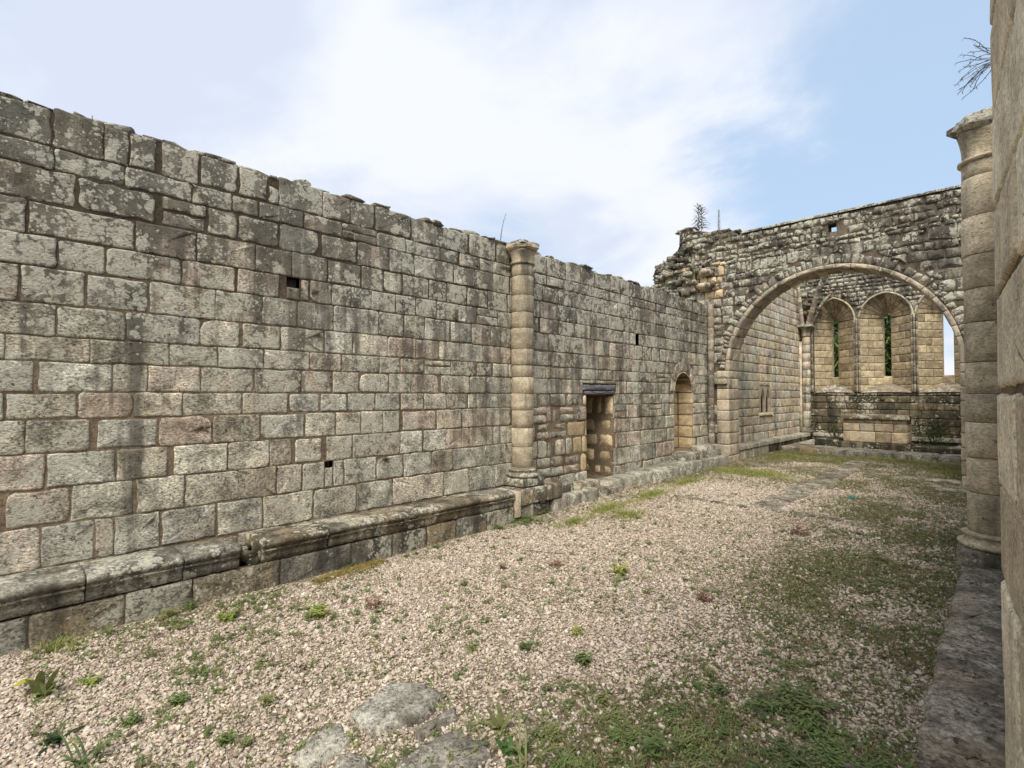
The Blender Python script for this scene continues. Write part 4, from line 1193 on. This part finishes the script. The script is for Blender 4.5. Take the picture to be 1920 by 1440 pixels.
while x < -.6:
    s = random.uniform(.4, .7)
    if abs(x+s/2+2.62) > .45: flag([(x, 12.78), (x+s, 12.78), (x+s, 13.2), (x, 13.2)], .026, m='ledge')
    x += s
for a, b in (((-.9, 12.2), (-.35, 12.5)), ((-1.0, 11.7), (-.4, 12.05))): flag([a, (b[0], a[1]), b, (a[0], b[1])], .02, m='step')

# ------------------------------------------------------------------ scatter (gravel, weeds)
def proto_mesh(name, V, F, mat, smooth=False):
    me = bpy.data.meshes.new(name); me.from_pydata([tuple(v) for v in V], [], F); me.materials.append(mat)
    if smooth: me.polygons.foreach_set('use_smooth', [True]*len(me.polygons))
    return bpy.data.objects.new(name, me)
def scatter(name, P, R, Sc, I, protos, kind='stuff'):
    me = bpy.data.meshes.new(name); me.vertices.add(len(P)); me.vertices.foreach_set('co', P.astype(np.float32).ravel())
    for nm, arr in (('rot', R), ('scl', Sc)):
        a = me.attributes.new(nm, 'FLOAT_VECTOR', 'POINT'); a.data.foreach_set('vector', arr.astype(np.float32).ravel())
    a = me.attributes.new('idx', 'INT', 'POINT'); a.data.foreach_set('value', I.astype(np.int32))
    o = bpy.data.objects.new(name, me); COL.objects.link(o); o['kind'] = kind
    c = bpy.data.collections.new(name+'_sources')
    for i, p in enumerate(protos): p.name = '%s_%02d' % (name, i); c.objects.link(p)
    g = bpy.data.node_groups.new(name, 'GeometryNodeTree')
    g.interface.new_socket('Geometry', in_out='INPUT', socket_type='NodeSocketGeometry'); g.interface.new_socket('Geometry', in_out='OUTPUT', socket_type='NodeSocketGeometry')
    gi = g.nodes.new('NodeGroupInput'); go = g.nodes.new('NodeGroupOutput')
    ci = g.nodes.new('GeometryNodeCollectionInfo'); ci.inputs['Collection'].default_value = c; ci.inputs['Separate Children'].default_value = True; ci.inputs['Reset Children'].default_value = True
    ip = g.nodes.new('GeometryNodeInstanceOnPoints'); ip.inputs['Pick Instance'].default_value = True
    def na(nm, t): n = g.nodes.new('GeometryNodeInputNamedAttribute'); n.data_type = t; n.inputs['Name'].default_value = nm; return n.outputs['Attribute']
    g.links.new(gi.outputs[0], ip.inputs['Points']); g.links.new(ci.outputs[0], ip.inputs['Instance'])
    g.links.new(na('idx', 'INT'), ip.inputs['Instance Index'])
    er = g.nodes.new('FunctionNodeEulerToRotation'); g.links.new(na('rot', 'FLOAT_VECTOR'), er.inputs[0]); g.links.new(er.outputs[0], ip.inputs['Rotation'])
    g.links.new(na('scl', 'FLOAT_VECTOR'), ip.inputs['Scale']); g.links.new(ip.outputs[0], go.inputs[0])
    m = o.modifiers.new('scatter', 'NODES'); m.node_group = g
    return o
NG = rng.random((6, 64, 64))
def vnoise(x, y, f, k=0):
    x = x*f+100; y = y*f+100; i = np.floor(x).astype(int); j = np.floor(y).astype(int); u = x-i; v = y-j
    u = u*u*(3-2*u); v = v*v*(3-2*v); g = NG[k]; a = lambda p, q: g[p % 64, q % 64]
    return (a(i, j)*(1-u)+a(i+1, j)*u)*(1-v)+(a(i, j+1)*(1-u)+a(i+1, j+1)*u)*v
def ss(x, a, b): t = np.clip((x-a)/(b-a), 0, 1); return t*t*(3-2*t)
def gznp(x, y): return .1*ss(y, 5, 8)
GZ = np.vectorize(lambda x, y: gzz(x, y))
def weedmask(x, y):
    n = .6*vnoise(x, y, 1.3, 0)+.4*vnoise(x, y, 3.9, 1)
    right = ss(x+.07*(y-4)+.5*(vnoise(x, y, .8, 2)-.5), -2.2, -.9)*ss(y, .2, 1.0)
    near = ss(y, 3.0, 1.6)*ss(x, -2.4, -1.3)*1.0
    far = ss(y, 9.5, 12)*.9
    leftfoot = ss(x, -4.3, -4.85)*ss(y, 4.5, 6.5)*.8+ss(x, -4.5, -4.85)*.25
    mx = np.maximum.reduce([right, near, far, leftfoot])
    return np.clip(ss(n, .32, .68)*(.15+mx*.85)+mx*.30+.02, 0, 1)
N = 330000
x = rng.uniform(-4.92, -.25, N); y = 16.4*rng.random(N)**1.35-.4
m = rng.random(N) > weedmask(x, y)*.62
x, y = x[m], y[m]
protos = []
for i in range(5):
    V, F = rock((0, 0, 0), (1, .8, .55), 0, .35, 2 if i < 2 else 1); protos.append(proto_mesh('pebble', V, F, M['pebble'], i < 3))
n = len(x); s = np.exp(rng.normal(math.log(.0145), .38, n))*(1+.02*np.clip(y-4, 0, 10))
scatter('gravel', np.stack([x, y, GZ(x, y)+rng.uniform(-.002, .012, n)], 1), np.stack([rng.normal(0, .35, n), rng.normal(0, .35, n), rng.uniform(0, 6.28, n)], 1), np.stack([s*rng.uniform(.8, 1.4, n), s, s], 1), rng.integers(0, 5, n), protos)

def leaf(p, d, length, width, droop, up, seg=2, fold=.0):
    """strip of quads tapering to a tip"""
    V, F = [], []; side = Vector((-d.y, d.x, 0)).normalized()
    for i in range(seg+1):
        t = i/seg; q = p+d*length*t+Vector((0, 0, up*length*t-droop*length*t*t)); wd = width*(math.sin(PI*(.12+.80*t)))
        V += [q+side*wd/2, q-side*wd/2+Vector((0, 0, fold*wd))]
    for i in range(seg): F.append((2*i, 2*i+1, 2*i+3, 2*i+2))
    return V, F
def rosette(nl, length, width, up, droop, seg=3, var=.4, spread=0.0):
    parts = []
    for i in range(nl):
        a = 2*PI*i/nl+random.uniform(-.5, .5); d = Vector((math.cos(a), math.sin(a), 0)); L = length*random.uniform(1-var, 1+var)
        p = Vector((random.uniform(-spread, spread), random.uniform(-spread, spread), 0))
        u = up*random.uniform(.3, 1.5)
        parts.append(leaf(p, d*random.uniform(.5, 1), L, width*random.uniform(.7, 1.3), droop, u, seg))
    V, F, A_ = join(parts); return V, F
def bushy(ns, h, lw, leafn, spread):
    """branching herb: several stems carrying small leaves"""
    parts = []
    for k in range(ns):
        a = random.uniform(0, 6.28); lean = random.uniform(.1, spread); H = h*random.uniform(.5, 1)
        b = Vector((random.uniform(-.3, .3)*spread*h, random.uniform(-.3, .3)*spread*h, 0))
        tip = b+Vector((math.cos(a)*lean*H, math.sin(a)*lean*H, H))
        parts.append(leaf(b, (tip-b).normalized()*Vector((1, 1, 0)).length, .001, .001, 0, 0, 1))
        for i in range(leafn):
            t = (i+1)/leafn; p = b.lerp(tip, t)
            for sgn in (0, PI):
                aa = i*2.4+sgn+random.uniform(-.4, .4); d = Vector((math.cos(aa), math.sin(aa), 0))
                parts.append(leaf(p, d, lw*2.2*random.uniform(.7, 1.2), lw, .3, random.uniform(0, .6), 2))
    V, F, A_ = join(parts); return V, F
# ground cover: countless tiny sprigs
protos = []
for i in range(4): protos.append(proto_mesh('sprig', *rosette(5, .022, .008, .8, .3, 1), M['moss']))
for i in range(2): protos.append(proto_mesh('sprig', *rosette(6, .028, .010, .8, .4, 2), M['leaf']))
for i in range(2): protos.append(proto_mesh('sprig', *rosette(7, .034, .003, 1.2, .3, 1), M['dry']))
N = 330000
x = rng.uniform(-4.92, -.3, N); y = 16*rng.random(N)**1.2+.2
m = rng.random(N) < weedmask(x, y)*.95; x, y = x[m], y[m]; n = len(x)
idx = rng.choice(8, n, p=[.15, .15, .15, .15, .05, .05, .15, .15]); s = rng.uniform(.5, 1.4, n)
print('cover', n)
scatter('ground_cover', np.stack([x, y, GZ(x, y)+.006], 1), np.stack([rng.normal(0, .2, n), rng.normal(0, .2, n), rng.uniform(0, 6.28, n)], 1), np.stack([s, s, s], 1), idx, protos)
# lush low weeds in the near right corner and thin herbs all over the gravel
protos = [proto_mesh('mat', *bushy(5, .03, .008, 3, 1.4), M['leaf']) for i in range(3)]+[proto_mesh('mat', *rosette(7, .045, .012, .8, .5, 2), M['moss']) for i in range(2)]+[proto_mesh('mat', *rosette(9, .05, .003, 1.4, .4, 2), M['dry'])]
N = 26000
x = rng.uniform(-4.9, -.33, N); y = .3+9*rng.random(N)**1.3
nn_ = .55*vnoise(x, y, 1.9, 3)+.45*vnoise(x, y, 6.0, 4)
lush = ss(y, 3.4, 2.0)*ss(x, -2.3, -1.2)+.45*ss(x+.05*y, -1.9, -.9)+.10+.25*ss(y, 2.6, 1.4)*ss(x, -2.6, -3.2)
m = rng.random(N) < np.clip(ss(nn_, .48, .66)*lush, 0, 1); x, y = x[m], y[m]; n = len(x); s = rng.uniform(.6, 1.35, n)
print('mat', n)
scatter('low_herbs', np.stack([x, y, GZ(x, y)+.004], 1), np.stack([rng.normal(0, .15, n), rng.normal(0, .15, n), rng.uniform(0, 6.28, n)], 1), np.stack([s, s, s], 1), rng.choice(6, n, p=[.2, .2, .15, .15, .15, .15]), protos)
# grass patches
protos = [proto_mesh('blades', *rosette(9, .045, .004, 1.2, .6, 2, spread=.025), M['grass']) for i in range(4)]
pts = []
for (px, py, rx, ry, k) in ((1405, 888, .85, .55, 5200), (1480, 858, 1.0, .7, 3600), (1700, 868, 1.2, .5, 4600), (1220, 930, .25, .9, 900), (1290, 905, .25, .8, 700), (1140, 955, .25, .6, 900), (1175, 968, .3, .35, 500), (1075, 980, .18, .4, 400),
                            (1580, 866, .5, 1.2, 900), (1780, 890, .4, .9, 900), (110, 1205, .3, .15, 260), (1500, 848, 1.6, .25, 1500), (1750, 880, .5, .6, 900)):
    cx, cy = onG(px, py)
    for _ in range(k): 
        a = random.uniform(0, 6.28); r = abs(random.gauss(0, .52)); pts.append((cx+rx*r*math.cos(a), cy+ry*r*math.sin(a)))
pts = np.array([p for p in pts if -4.9 < p[0] < -.3 and p[1] < 16.65]); n = len(pts)
s = rng.uniform(.5, 1.3, n)
scatter('grass', np.stack([pts[:, 0], pts[:, 1], GZ(pts[:, 0], pts[:, 1])], 1), np.stack([rng.normal(0, .2, n), rng.normal(0, .2, n), rng.uniform(0, 6.28, n)], 1), np.stack([s, s, s], 1), rng.integers(0, 4, n), protos)

# ------------------------------------------------------------------ individual weeds
PM = {}
def weed_mesh(kind):
    if kind not in PM:
        if kind == 'broad': V, F = rosette(15, .08, .042, 1.7, .8, 4, spread=.02); m = M['leaf']
        elif kind == 'dark': V, F = rosette(20, .10, .022, .8, .6, 4, spread=.03); m = M['leafd']
        elif kind == 'blade': V, F = rosette(26, .13, .011, 1.0, .6, 4, spread=.03); m = M['leaf']
        elif kind == 'herb': V, F = bushy(12, .06, .010, 5, .9); m = M['leaf']
        elif kind == 'yellow': V, F = bushy(18, .045, .009, 5, 1.4); m = M['grass']
        elif kind == 'feather': V, F = bushy(8, .10, .006, 8, .8); m = M['moss']
        elif kind == 'bush': V, F = bushy(40, .05, .0085, 6, 3.2); m = M['leaf']
        elif kind == 'red': V, F = bushy(10, .07, .008, 5, 1.0); m = M['rust']
        me = bpy.data.meshes.new(kind+'_weed'); me.from_pydata([tuple(v) for v in V], [], F); me.materials.append(m); PM[kind] = me
    return PM[kind]
WEEDS = [
 (82, 1305, 'broad', 1.15, 'broad green leafed weed with a yellowing leaf, nearest the dark end of the bench'),
 (98, 1392, 'dark', 1.15, 'dark green spiky rosette weed in gravel just below the yellowing broad weed'),
 (165, 1438, 'blade', 1.25, 'tall bladed green weed cut by the bottom edge of the photo at far left'),
 (335, 1325, 'herb', 1.3, 'bright green leafy weed in open gravel above left of the flat stones'),
 (245, 1362, 'herb', 1.2, 'small green weed between the dark rosette and the bright leafy weed'),
 (282, 1232, 'feather', 1.4, 'grey green feathery weed in gravel in front of the near bench'),
 (500, 1325, 'herb', 1.0, 'green weed in gravel left of the largest flat stone'),
 (425, 1400, 'herb', 1.1, 'green weed left of the flat stones, lower of the pair'),
 (460, 1400, 'herb', .8, 'small green weed right beside another, left of the flat stones'),
 (175, 1280, 'yellow', 1.2, 'low yellow green weed right of the broad leafed weed'),
 (597, 1156, 'yellow', 2.0, 'yellow green cushion weed in gravel below the rusty moss strip'),
 (430, 1165, 'yellow', 1.9, 'yellow green cushion weed in front of the broken gap in the bench'),
 (318, 1160, 'herb', 1.5, 'bright weed near the bench foot, left of the broken gap'),
 (356, 1146, 'herb', 1.3, 'bright weed close to the bench foot just below the broken gap'),
 (655, 1060, 'bush', 1.1, 'dark leafy clump growing at the bench foot beside rusty moss'),
 (816, 1028, 'bush', .75, 'small green clump at the bench foot midway to the column'),
 (935, 992, 'bush', 1.3, 'bright green clump at the bench foot, left of the bigger one by the column'),
 (985, 978, 'bush', 1.9, 'largest bright green clump at the bench end near the round column'),
 (1015, 962, 'bush', 1.5, 'green clump touching low ruined stones just past the round column'),
 (1095, 1246, 'herb', 1.5, 'low green weed in mid gravel right of the centre'),
 (985, 1222, 'herb', 1.0, 'small green weed in gravel above the flat stones'),
 (1082, 1192, 'yellow', 1.2, 'small yellow green tuft in the middle of the gravel'),
 (1165, 1076, 'yellow', 2.2, 'yellow green patch weed standing alone in far gravel'),
 (938, 1372, 'broad', .9, 'upright broad leafed weed at right edge of the flat stones'),
 (962, 1415, 'dark', 1.3, 'large dark long leafed weed beside the flat stones, bottom of photo'),
 (990, 1440, 'blade', 1.2, 'bladed weed at the bottom edge right of the flat stones'),
 (1150, 1352, 'bush', 1.2, 'leafy green clump right of centre near the bottom of the photo'),
 (1170, 1388, 'bush', 1.0, 'leafy green clump just below a similar clump, right of centre'),
 (1030, 1385, 'bush', 1.1, 'round green clump just right of the dark long leafed weed'),
 (1060, 1440, 'bush', 1.1, 'green clump cut by the bottom edge, right of the bladed weed'),
 (1225, 1420, 'herb', 1.6, 'green herb clump near the bottom edge left of the big fern like clump'),
 (1300, 1400, 'bush', 1.2, 'green clump in weedy gravel between the centre and the broken ledge'),
 (1490, 1325, 'bush', 2.0, 'biggest fern like green clump in weedy gravel left of the ledge corner'),
 (1520, 1370, 'bush', 1.5, 'green clump below the biggest fern like clump'),
 (1440, 1330, 'bush', 1.2, 'green clump on the left flank of the biggest fern like clump'),
 (1355, 1305, 'herb', 1.1, 'small upright herb in gravel left of the biggest clump'),
 (1560, 1430, 'bush', 1.5, 'spreading green clump at bottom edge before the broken ledge'),
 (1480, 1430, 'bush', 1.3, 'green clump at the bottom edge, left of the spreading clump'),
 (1215, 1310, 'feather', 1.4, 'thin feathery weed in gravel up from the leafy pair'),
 (700, 1135, 'red', 1.6, 'reddish brown dry weed in gravel, midway between bench and centre'),
 (1040, 1060, 'red', 1.6, 'reddish dry weed in gravel right of the round brown clump'),
 (1500, 1005, 'red', 2.6, 'spreading red stemmed weed in the far gravel near the long flag strip'),
 (1325, 1130, 'red', 1.6, 'red brown dry weed in middle distance gravel'),
 (870, 1100, 'herb', .9, 'lone small green weed in gravel left of the brown clump'),
 (945, 1105, 'feather', 1.2, 'thin upright weed just below the round brown clump'),
 (1035, 1095, 'herb', .9, 'small green weed right of the round brown clump'),
 (1130, 1320, 'herb', 1.0, 'single green herb above the leafy pair'),
 (1505, 925, 'feather', 1.3, 'faint feathery weed beside the central flag path')]
for px, py, kind, sc_, lab in WEEDS:
    X_, Y_ = onG(px, py)
    o = bpy.data.objects.new('weed', weed_mesh(kind)); COL.objects.link(o)
    o.location = (X_, Y_, gzz(X_, Y_)); o.rotation_euler = (0, 0, random.uniform(0, 6.28)); o.scale = (sc_, sc_, sc_*random.uniform(.8, 1.05))
    tag(o, lab, 'weed', 'weeds growing in the gravel')
# yellow leaf on the first weed
X_, Y_ = onG(62, 1300); V, F, _a = join([leaf(Vector((X_, Y_, .05+.02*i)), Vector((math.cos(3+i), math.sin(3+i), 0)), .09, .06, .4, .3, 4) for i in range(3)])
o = mesh_obj('yellow_leaves', V, F, M['leafy'], None); tag(o, 'yellow dying leaves lying against the broad leafed weed by the near bench', 'leaves')
# rust-coloured dead moss strip along the bench
protos = [proto_mesh('moss', *rosette(6, .03, .01, .6, .3, 1), simple_mat('rusty_moss', [(.33, .20, .05), (.25, .17, .05), (.22, .2, .06)], .2, .8)) for i in range(2)]
pts = []
for _ in range(1500):
    t = random.random(); a = Vector(onG(590+t*125, 1092-t*42)); nrm = random.gauss(0, .05); pts.append((a.x+nrm+.02, a.y+random.gauss(0, .03)))
pts = np.array(pts); n = len(pts); s = rng.uniform(.5, 1.1, n)
scatter('rusty_moss', np.stack([pts[:, 0], pts[:, 1], GZ(pts[:, 0], pts[:, 1])+.012], 1), np.stack([rng.normal(0, .2, n)]*2+[rng.uniform(0, 6.28, n)], 1), np.stack([s]*3, 1), rng.integers(0, 2, n), protos)
# round dry clump, teal scrap, twigs
X_, Y_ = onG(942, 1068); V, F = bushy(40, .09, .006, 4, .8)
V = [Vector((v.x+X_, v.y+Y_, v.z+gzz(X_, Y_))) for v in V]; o = mesh_obj('dry_clump', V, F, M['dry'], None, smooth=False); tag(o, 'small round reddish brown dry clump alone on pale gravel', 'weed')
X_, Y_ = onG(1597, 936)
V, F, r = slab_block(X_-.05, X_+.05, Y_-.03, Y_+.03, gzz(X_, Y_)+.012, gzz(X_, Y_)+.05, jit=.01, rad=.02); o = mesh_obj('teal_scrap', V, F, M['teal'], None); tag(o, 'tiny crumpled teal scrap of litter lying on the gravel beside the flag path', 'litter')
for px0, py0, px1, py1, lab in ((1292, 1180, 1312, 1203, 'short dark twig lying on gravel in the middle distance'), (985, 1038, 1060, 1043, 'long thin dark twig lying flat on the far gravel')):
    a = onG(px0, py0); b = onG(px1, py1)
    pth = [Vector((a[0]+(b[0]-a[0])*t, a[1]+(b[1]-a[1])*t+.01*math.sin(t*9), gzz(*a)+.022+.006*math.sin(t*5))) for t in np.linspace(0, 1, 7)]
    V, F = tube(pth, .004, 5); o = mesh_obj('twig', V, F, M['bark'], None); tag(o, lab, 'twig', 'twigs on the gravel')

# ------------------------------------------------------------------ plants on the walls
def tall_weed(name, base, h, label, nl, leafl, lw, lean=(0, 0), two=False, mat='stem', up=.5):
    root = empty(name, base, label, 'plant')
    stems = [((0, 0), h)]+([((.07, .02), h*.9)] if two else [])
    for (ox, oy), H in stems:
        pth = [Vector((base[0]+ox+lean[0]*t*t, base[1]+oy+lean[1]*t*t, base[2]-.03+H*t)) for t in np.linspace(0, 1, 9)]
        V, F = tube(pth, lambda t: .009*(1-t*.7), 6); mesh_obj('stem', V, F, M['stem'], root)
        parts = []
        for i in range(nl):
            t = .12+.86*i/nl; p = pth[0].lerp(pth[-1], t); a = i*2.4
            p = Vector((base[0]+ox+lean[0]*t*t, base[1]+oy+lean[1]*t*t, base[2]-.03+H*t))
            L_ = leafl*(1-.5*t)*random.uniform(.8, 1.4)
            parts.append(leaf(p, Vector((math.cos(a), math.sin(a), 0)), L_, lw, .6 if t < .6 else .1, up, 3))
        V, F, A_ = join(parts); mesh_obj('leaves', V, F, M[mat], root)
def wp(px, py, x=-5.6): yy, zz_ = onX(px, py, x); return yy
X1, Z1 = onY(1310, 433, 12.9); tall_weed('wall_weed', (X1, 12.9, atop(X1)+.02), .72, 'tall bushy weed with drooping leaves on the broken top of the arch wall', 60, .22, .024, two=True)
X1, Z1 = onY(1348, 430, 12.9); tall_weed('wall_weed', (X1, 12.9, atop(X1)+.02), .62, 'narrow single stemmed weed right of the bushy one on the arch wall top', 70, .06, .020)
Y1 = wp(938, 448); tall_weed('wall_weed', (-5.6, Y1, ntop(Y1)+.05), .58, 'thin leaning stalk on the wall top just left of the round column', 14, .03, .01, lean=(.0, .13))
Y1 = wp(173, 218); tall_weed('wall_weed', (-5.6, Y1, ntop(Y1)+.05), .13, 'tiny pale grass stalk on the wall top near the photo corner', 5, .04, .004)
Y1 = wp(256, 240); tall_weed('wall_weed', (-5.6, Y1, ntop(Y1)+.08), .05, 'tiny sprout beside the highest loose stone on the long wall', 5, .03, .004)
# wiry plant growing from the pier's edge
pp = empty('pier_plant', (-.05, 2.62, 3.05), 'wiry small leaved plant growing out sideways from the high edge of the pier', 'plant')
parts, lp = [], []
for k in range(20):
    p = Vector((.0, 2.607, 3.04)); d = Vector((-random.uniform(.3, 1), random.uniform(-.3, .6), random.uniform(-.35, .75))).normalized(); pth = [p]
    for i in range(7): d = (d+Vector((random.uniform(-.3, .3), random.uniform(-.3, .3), random.uniform(-.42, .25)))).normalized(); pth.append(pth[-1]+d*random.uniform(.012, .028))
    parts.append(tube(pth, .0011, 4))
    for q in pth[2:]:
        for _ in range(4): a = random.uniform(0, 6.28); lp.append(leaf(q, Vector((math.cos(a), math.sin(a), 0)), .009, .0035, .2, random.uniform(-1, 1), 1))
V, F, A_ = join(parts); mesh_obj('stem', V, F, M['stem'], pp, A_)
V, F, A_ = join(lp); mesh_obj('leaves', V, F, M['leafd'], pp, A_)

# ------------------------------------------------------------------ shrubs in the chancel, trees beyond
def leaf_cloud(c, r, n, size, flatten=1.0, up=0):
    parts = []
    for _ in range(n):
        while True:
            v = Vector((random.uniform(-1, 1), random.uniform(-1, 1), random.uniform(-1, 1)))
            if v.length < 1 and noise.noise(v*2.3+Vector(c)) > -.22-random.random()*.25: break
        p = Vector(c)+Vector((v.x*r[0], v.y*r[1], v.z*r[2])); a = random.uniform(0, 6.28)
        parts.append(leaf(p, Vector((math.cos(a), math.sin(a), 0)), size*random.uniform(.6, 1.4), size*.5, random.uniform(-.3, .6), random.uniform(-.6, .6), 1))
    return join(parts)
def shrub(c, r, n, size, label, mat='leafd'):
    root = empty('shrub', c, label, 'shrub')
    V, F, A_ = leaf_cloud((c[0], c[1], c[2]+r[2]*.8), r, n, size); mesh_obj('foliage', V, F, M[mat], root, A_)
    parts = [tube([Vector((c[0], c[1], c[2])), Vector((c[0]+random.uniform(-1, 1)*r[0]*.5, c[1]+random.uniform(-.3, .3)*r[1], c[2]+r[2])), Vector((c[0]+random.uniform(-1, 1)*r[0], c[1], c[2]+r[2]*1.7))], .012, 5) for _ in range(7)]
    V, F, A_ = join(parts); mesh_obj('stem', V, F, M['bark'], root, A_)
shrub((-1.55, 19.0, .25), (.5, .4, .48), 900, .09, 'dark green shrub growing at the right end of the altar')
shrub((-4.05, 19.3, .25), (.35, .3, .3), 420, .07, 'low dark shrub left of the altar beneath the slit window')
def tree(x, y, h, r, n, label, mat):
    root = empty('tree', (x, y, -.4), label, 'tree', 'trees behind the window wall')
    V, F = tube([Vector((x, y, -.5)), Vector((x+.1, y, h*.4)), Vector((x-.1, y+.1, h*.8))], lambda t: .2*(1-.7*t), 8); mesh_obj('trunk', V, F, M['bark'], root)
    for k in range(6):
        a = k*1.05; V, F = tube([Vector((x, y, h*.3)), Vector((x+math.cos(a)*r*.4, y+math.sin(a)*r*.4, h*.5)), Vector((x+math.cos(a)*r*.8, y+math.sin(a)*r*.8, h*.72))], lambda t: .07*(1-.8*t), 6); mesh_obj('limb', V, F, M['bark'], root)
    V, F, A_ = leaf_cloud((x, y, h*.55), (r, r, h*.5), n, .42); mesh_obj('crown', V, F, M[mat], root, A_)
tree(-6.6, 28, 6.6, 2.0, 12000, 'leafy green tree glimpsed through the slit window nearest the pale wall', 'treeleaf')
tree(-4.3, 30, 6.4, 1.6, 9000, 'darker tree glimpsed through the middle slit window', 'leaf')
print('objects', len(bpy.data.objects))
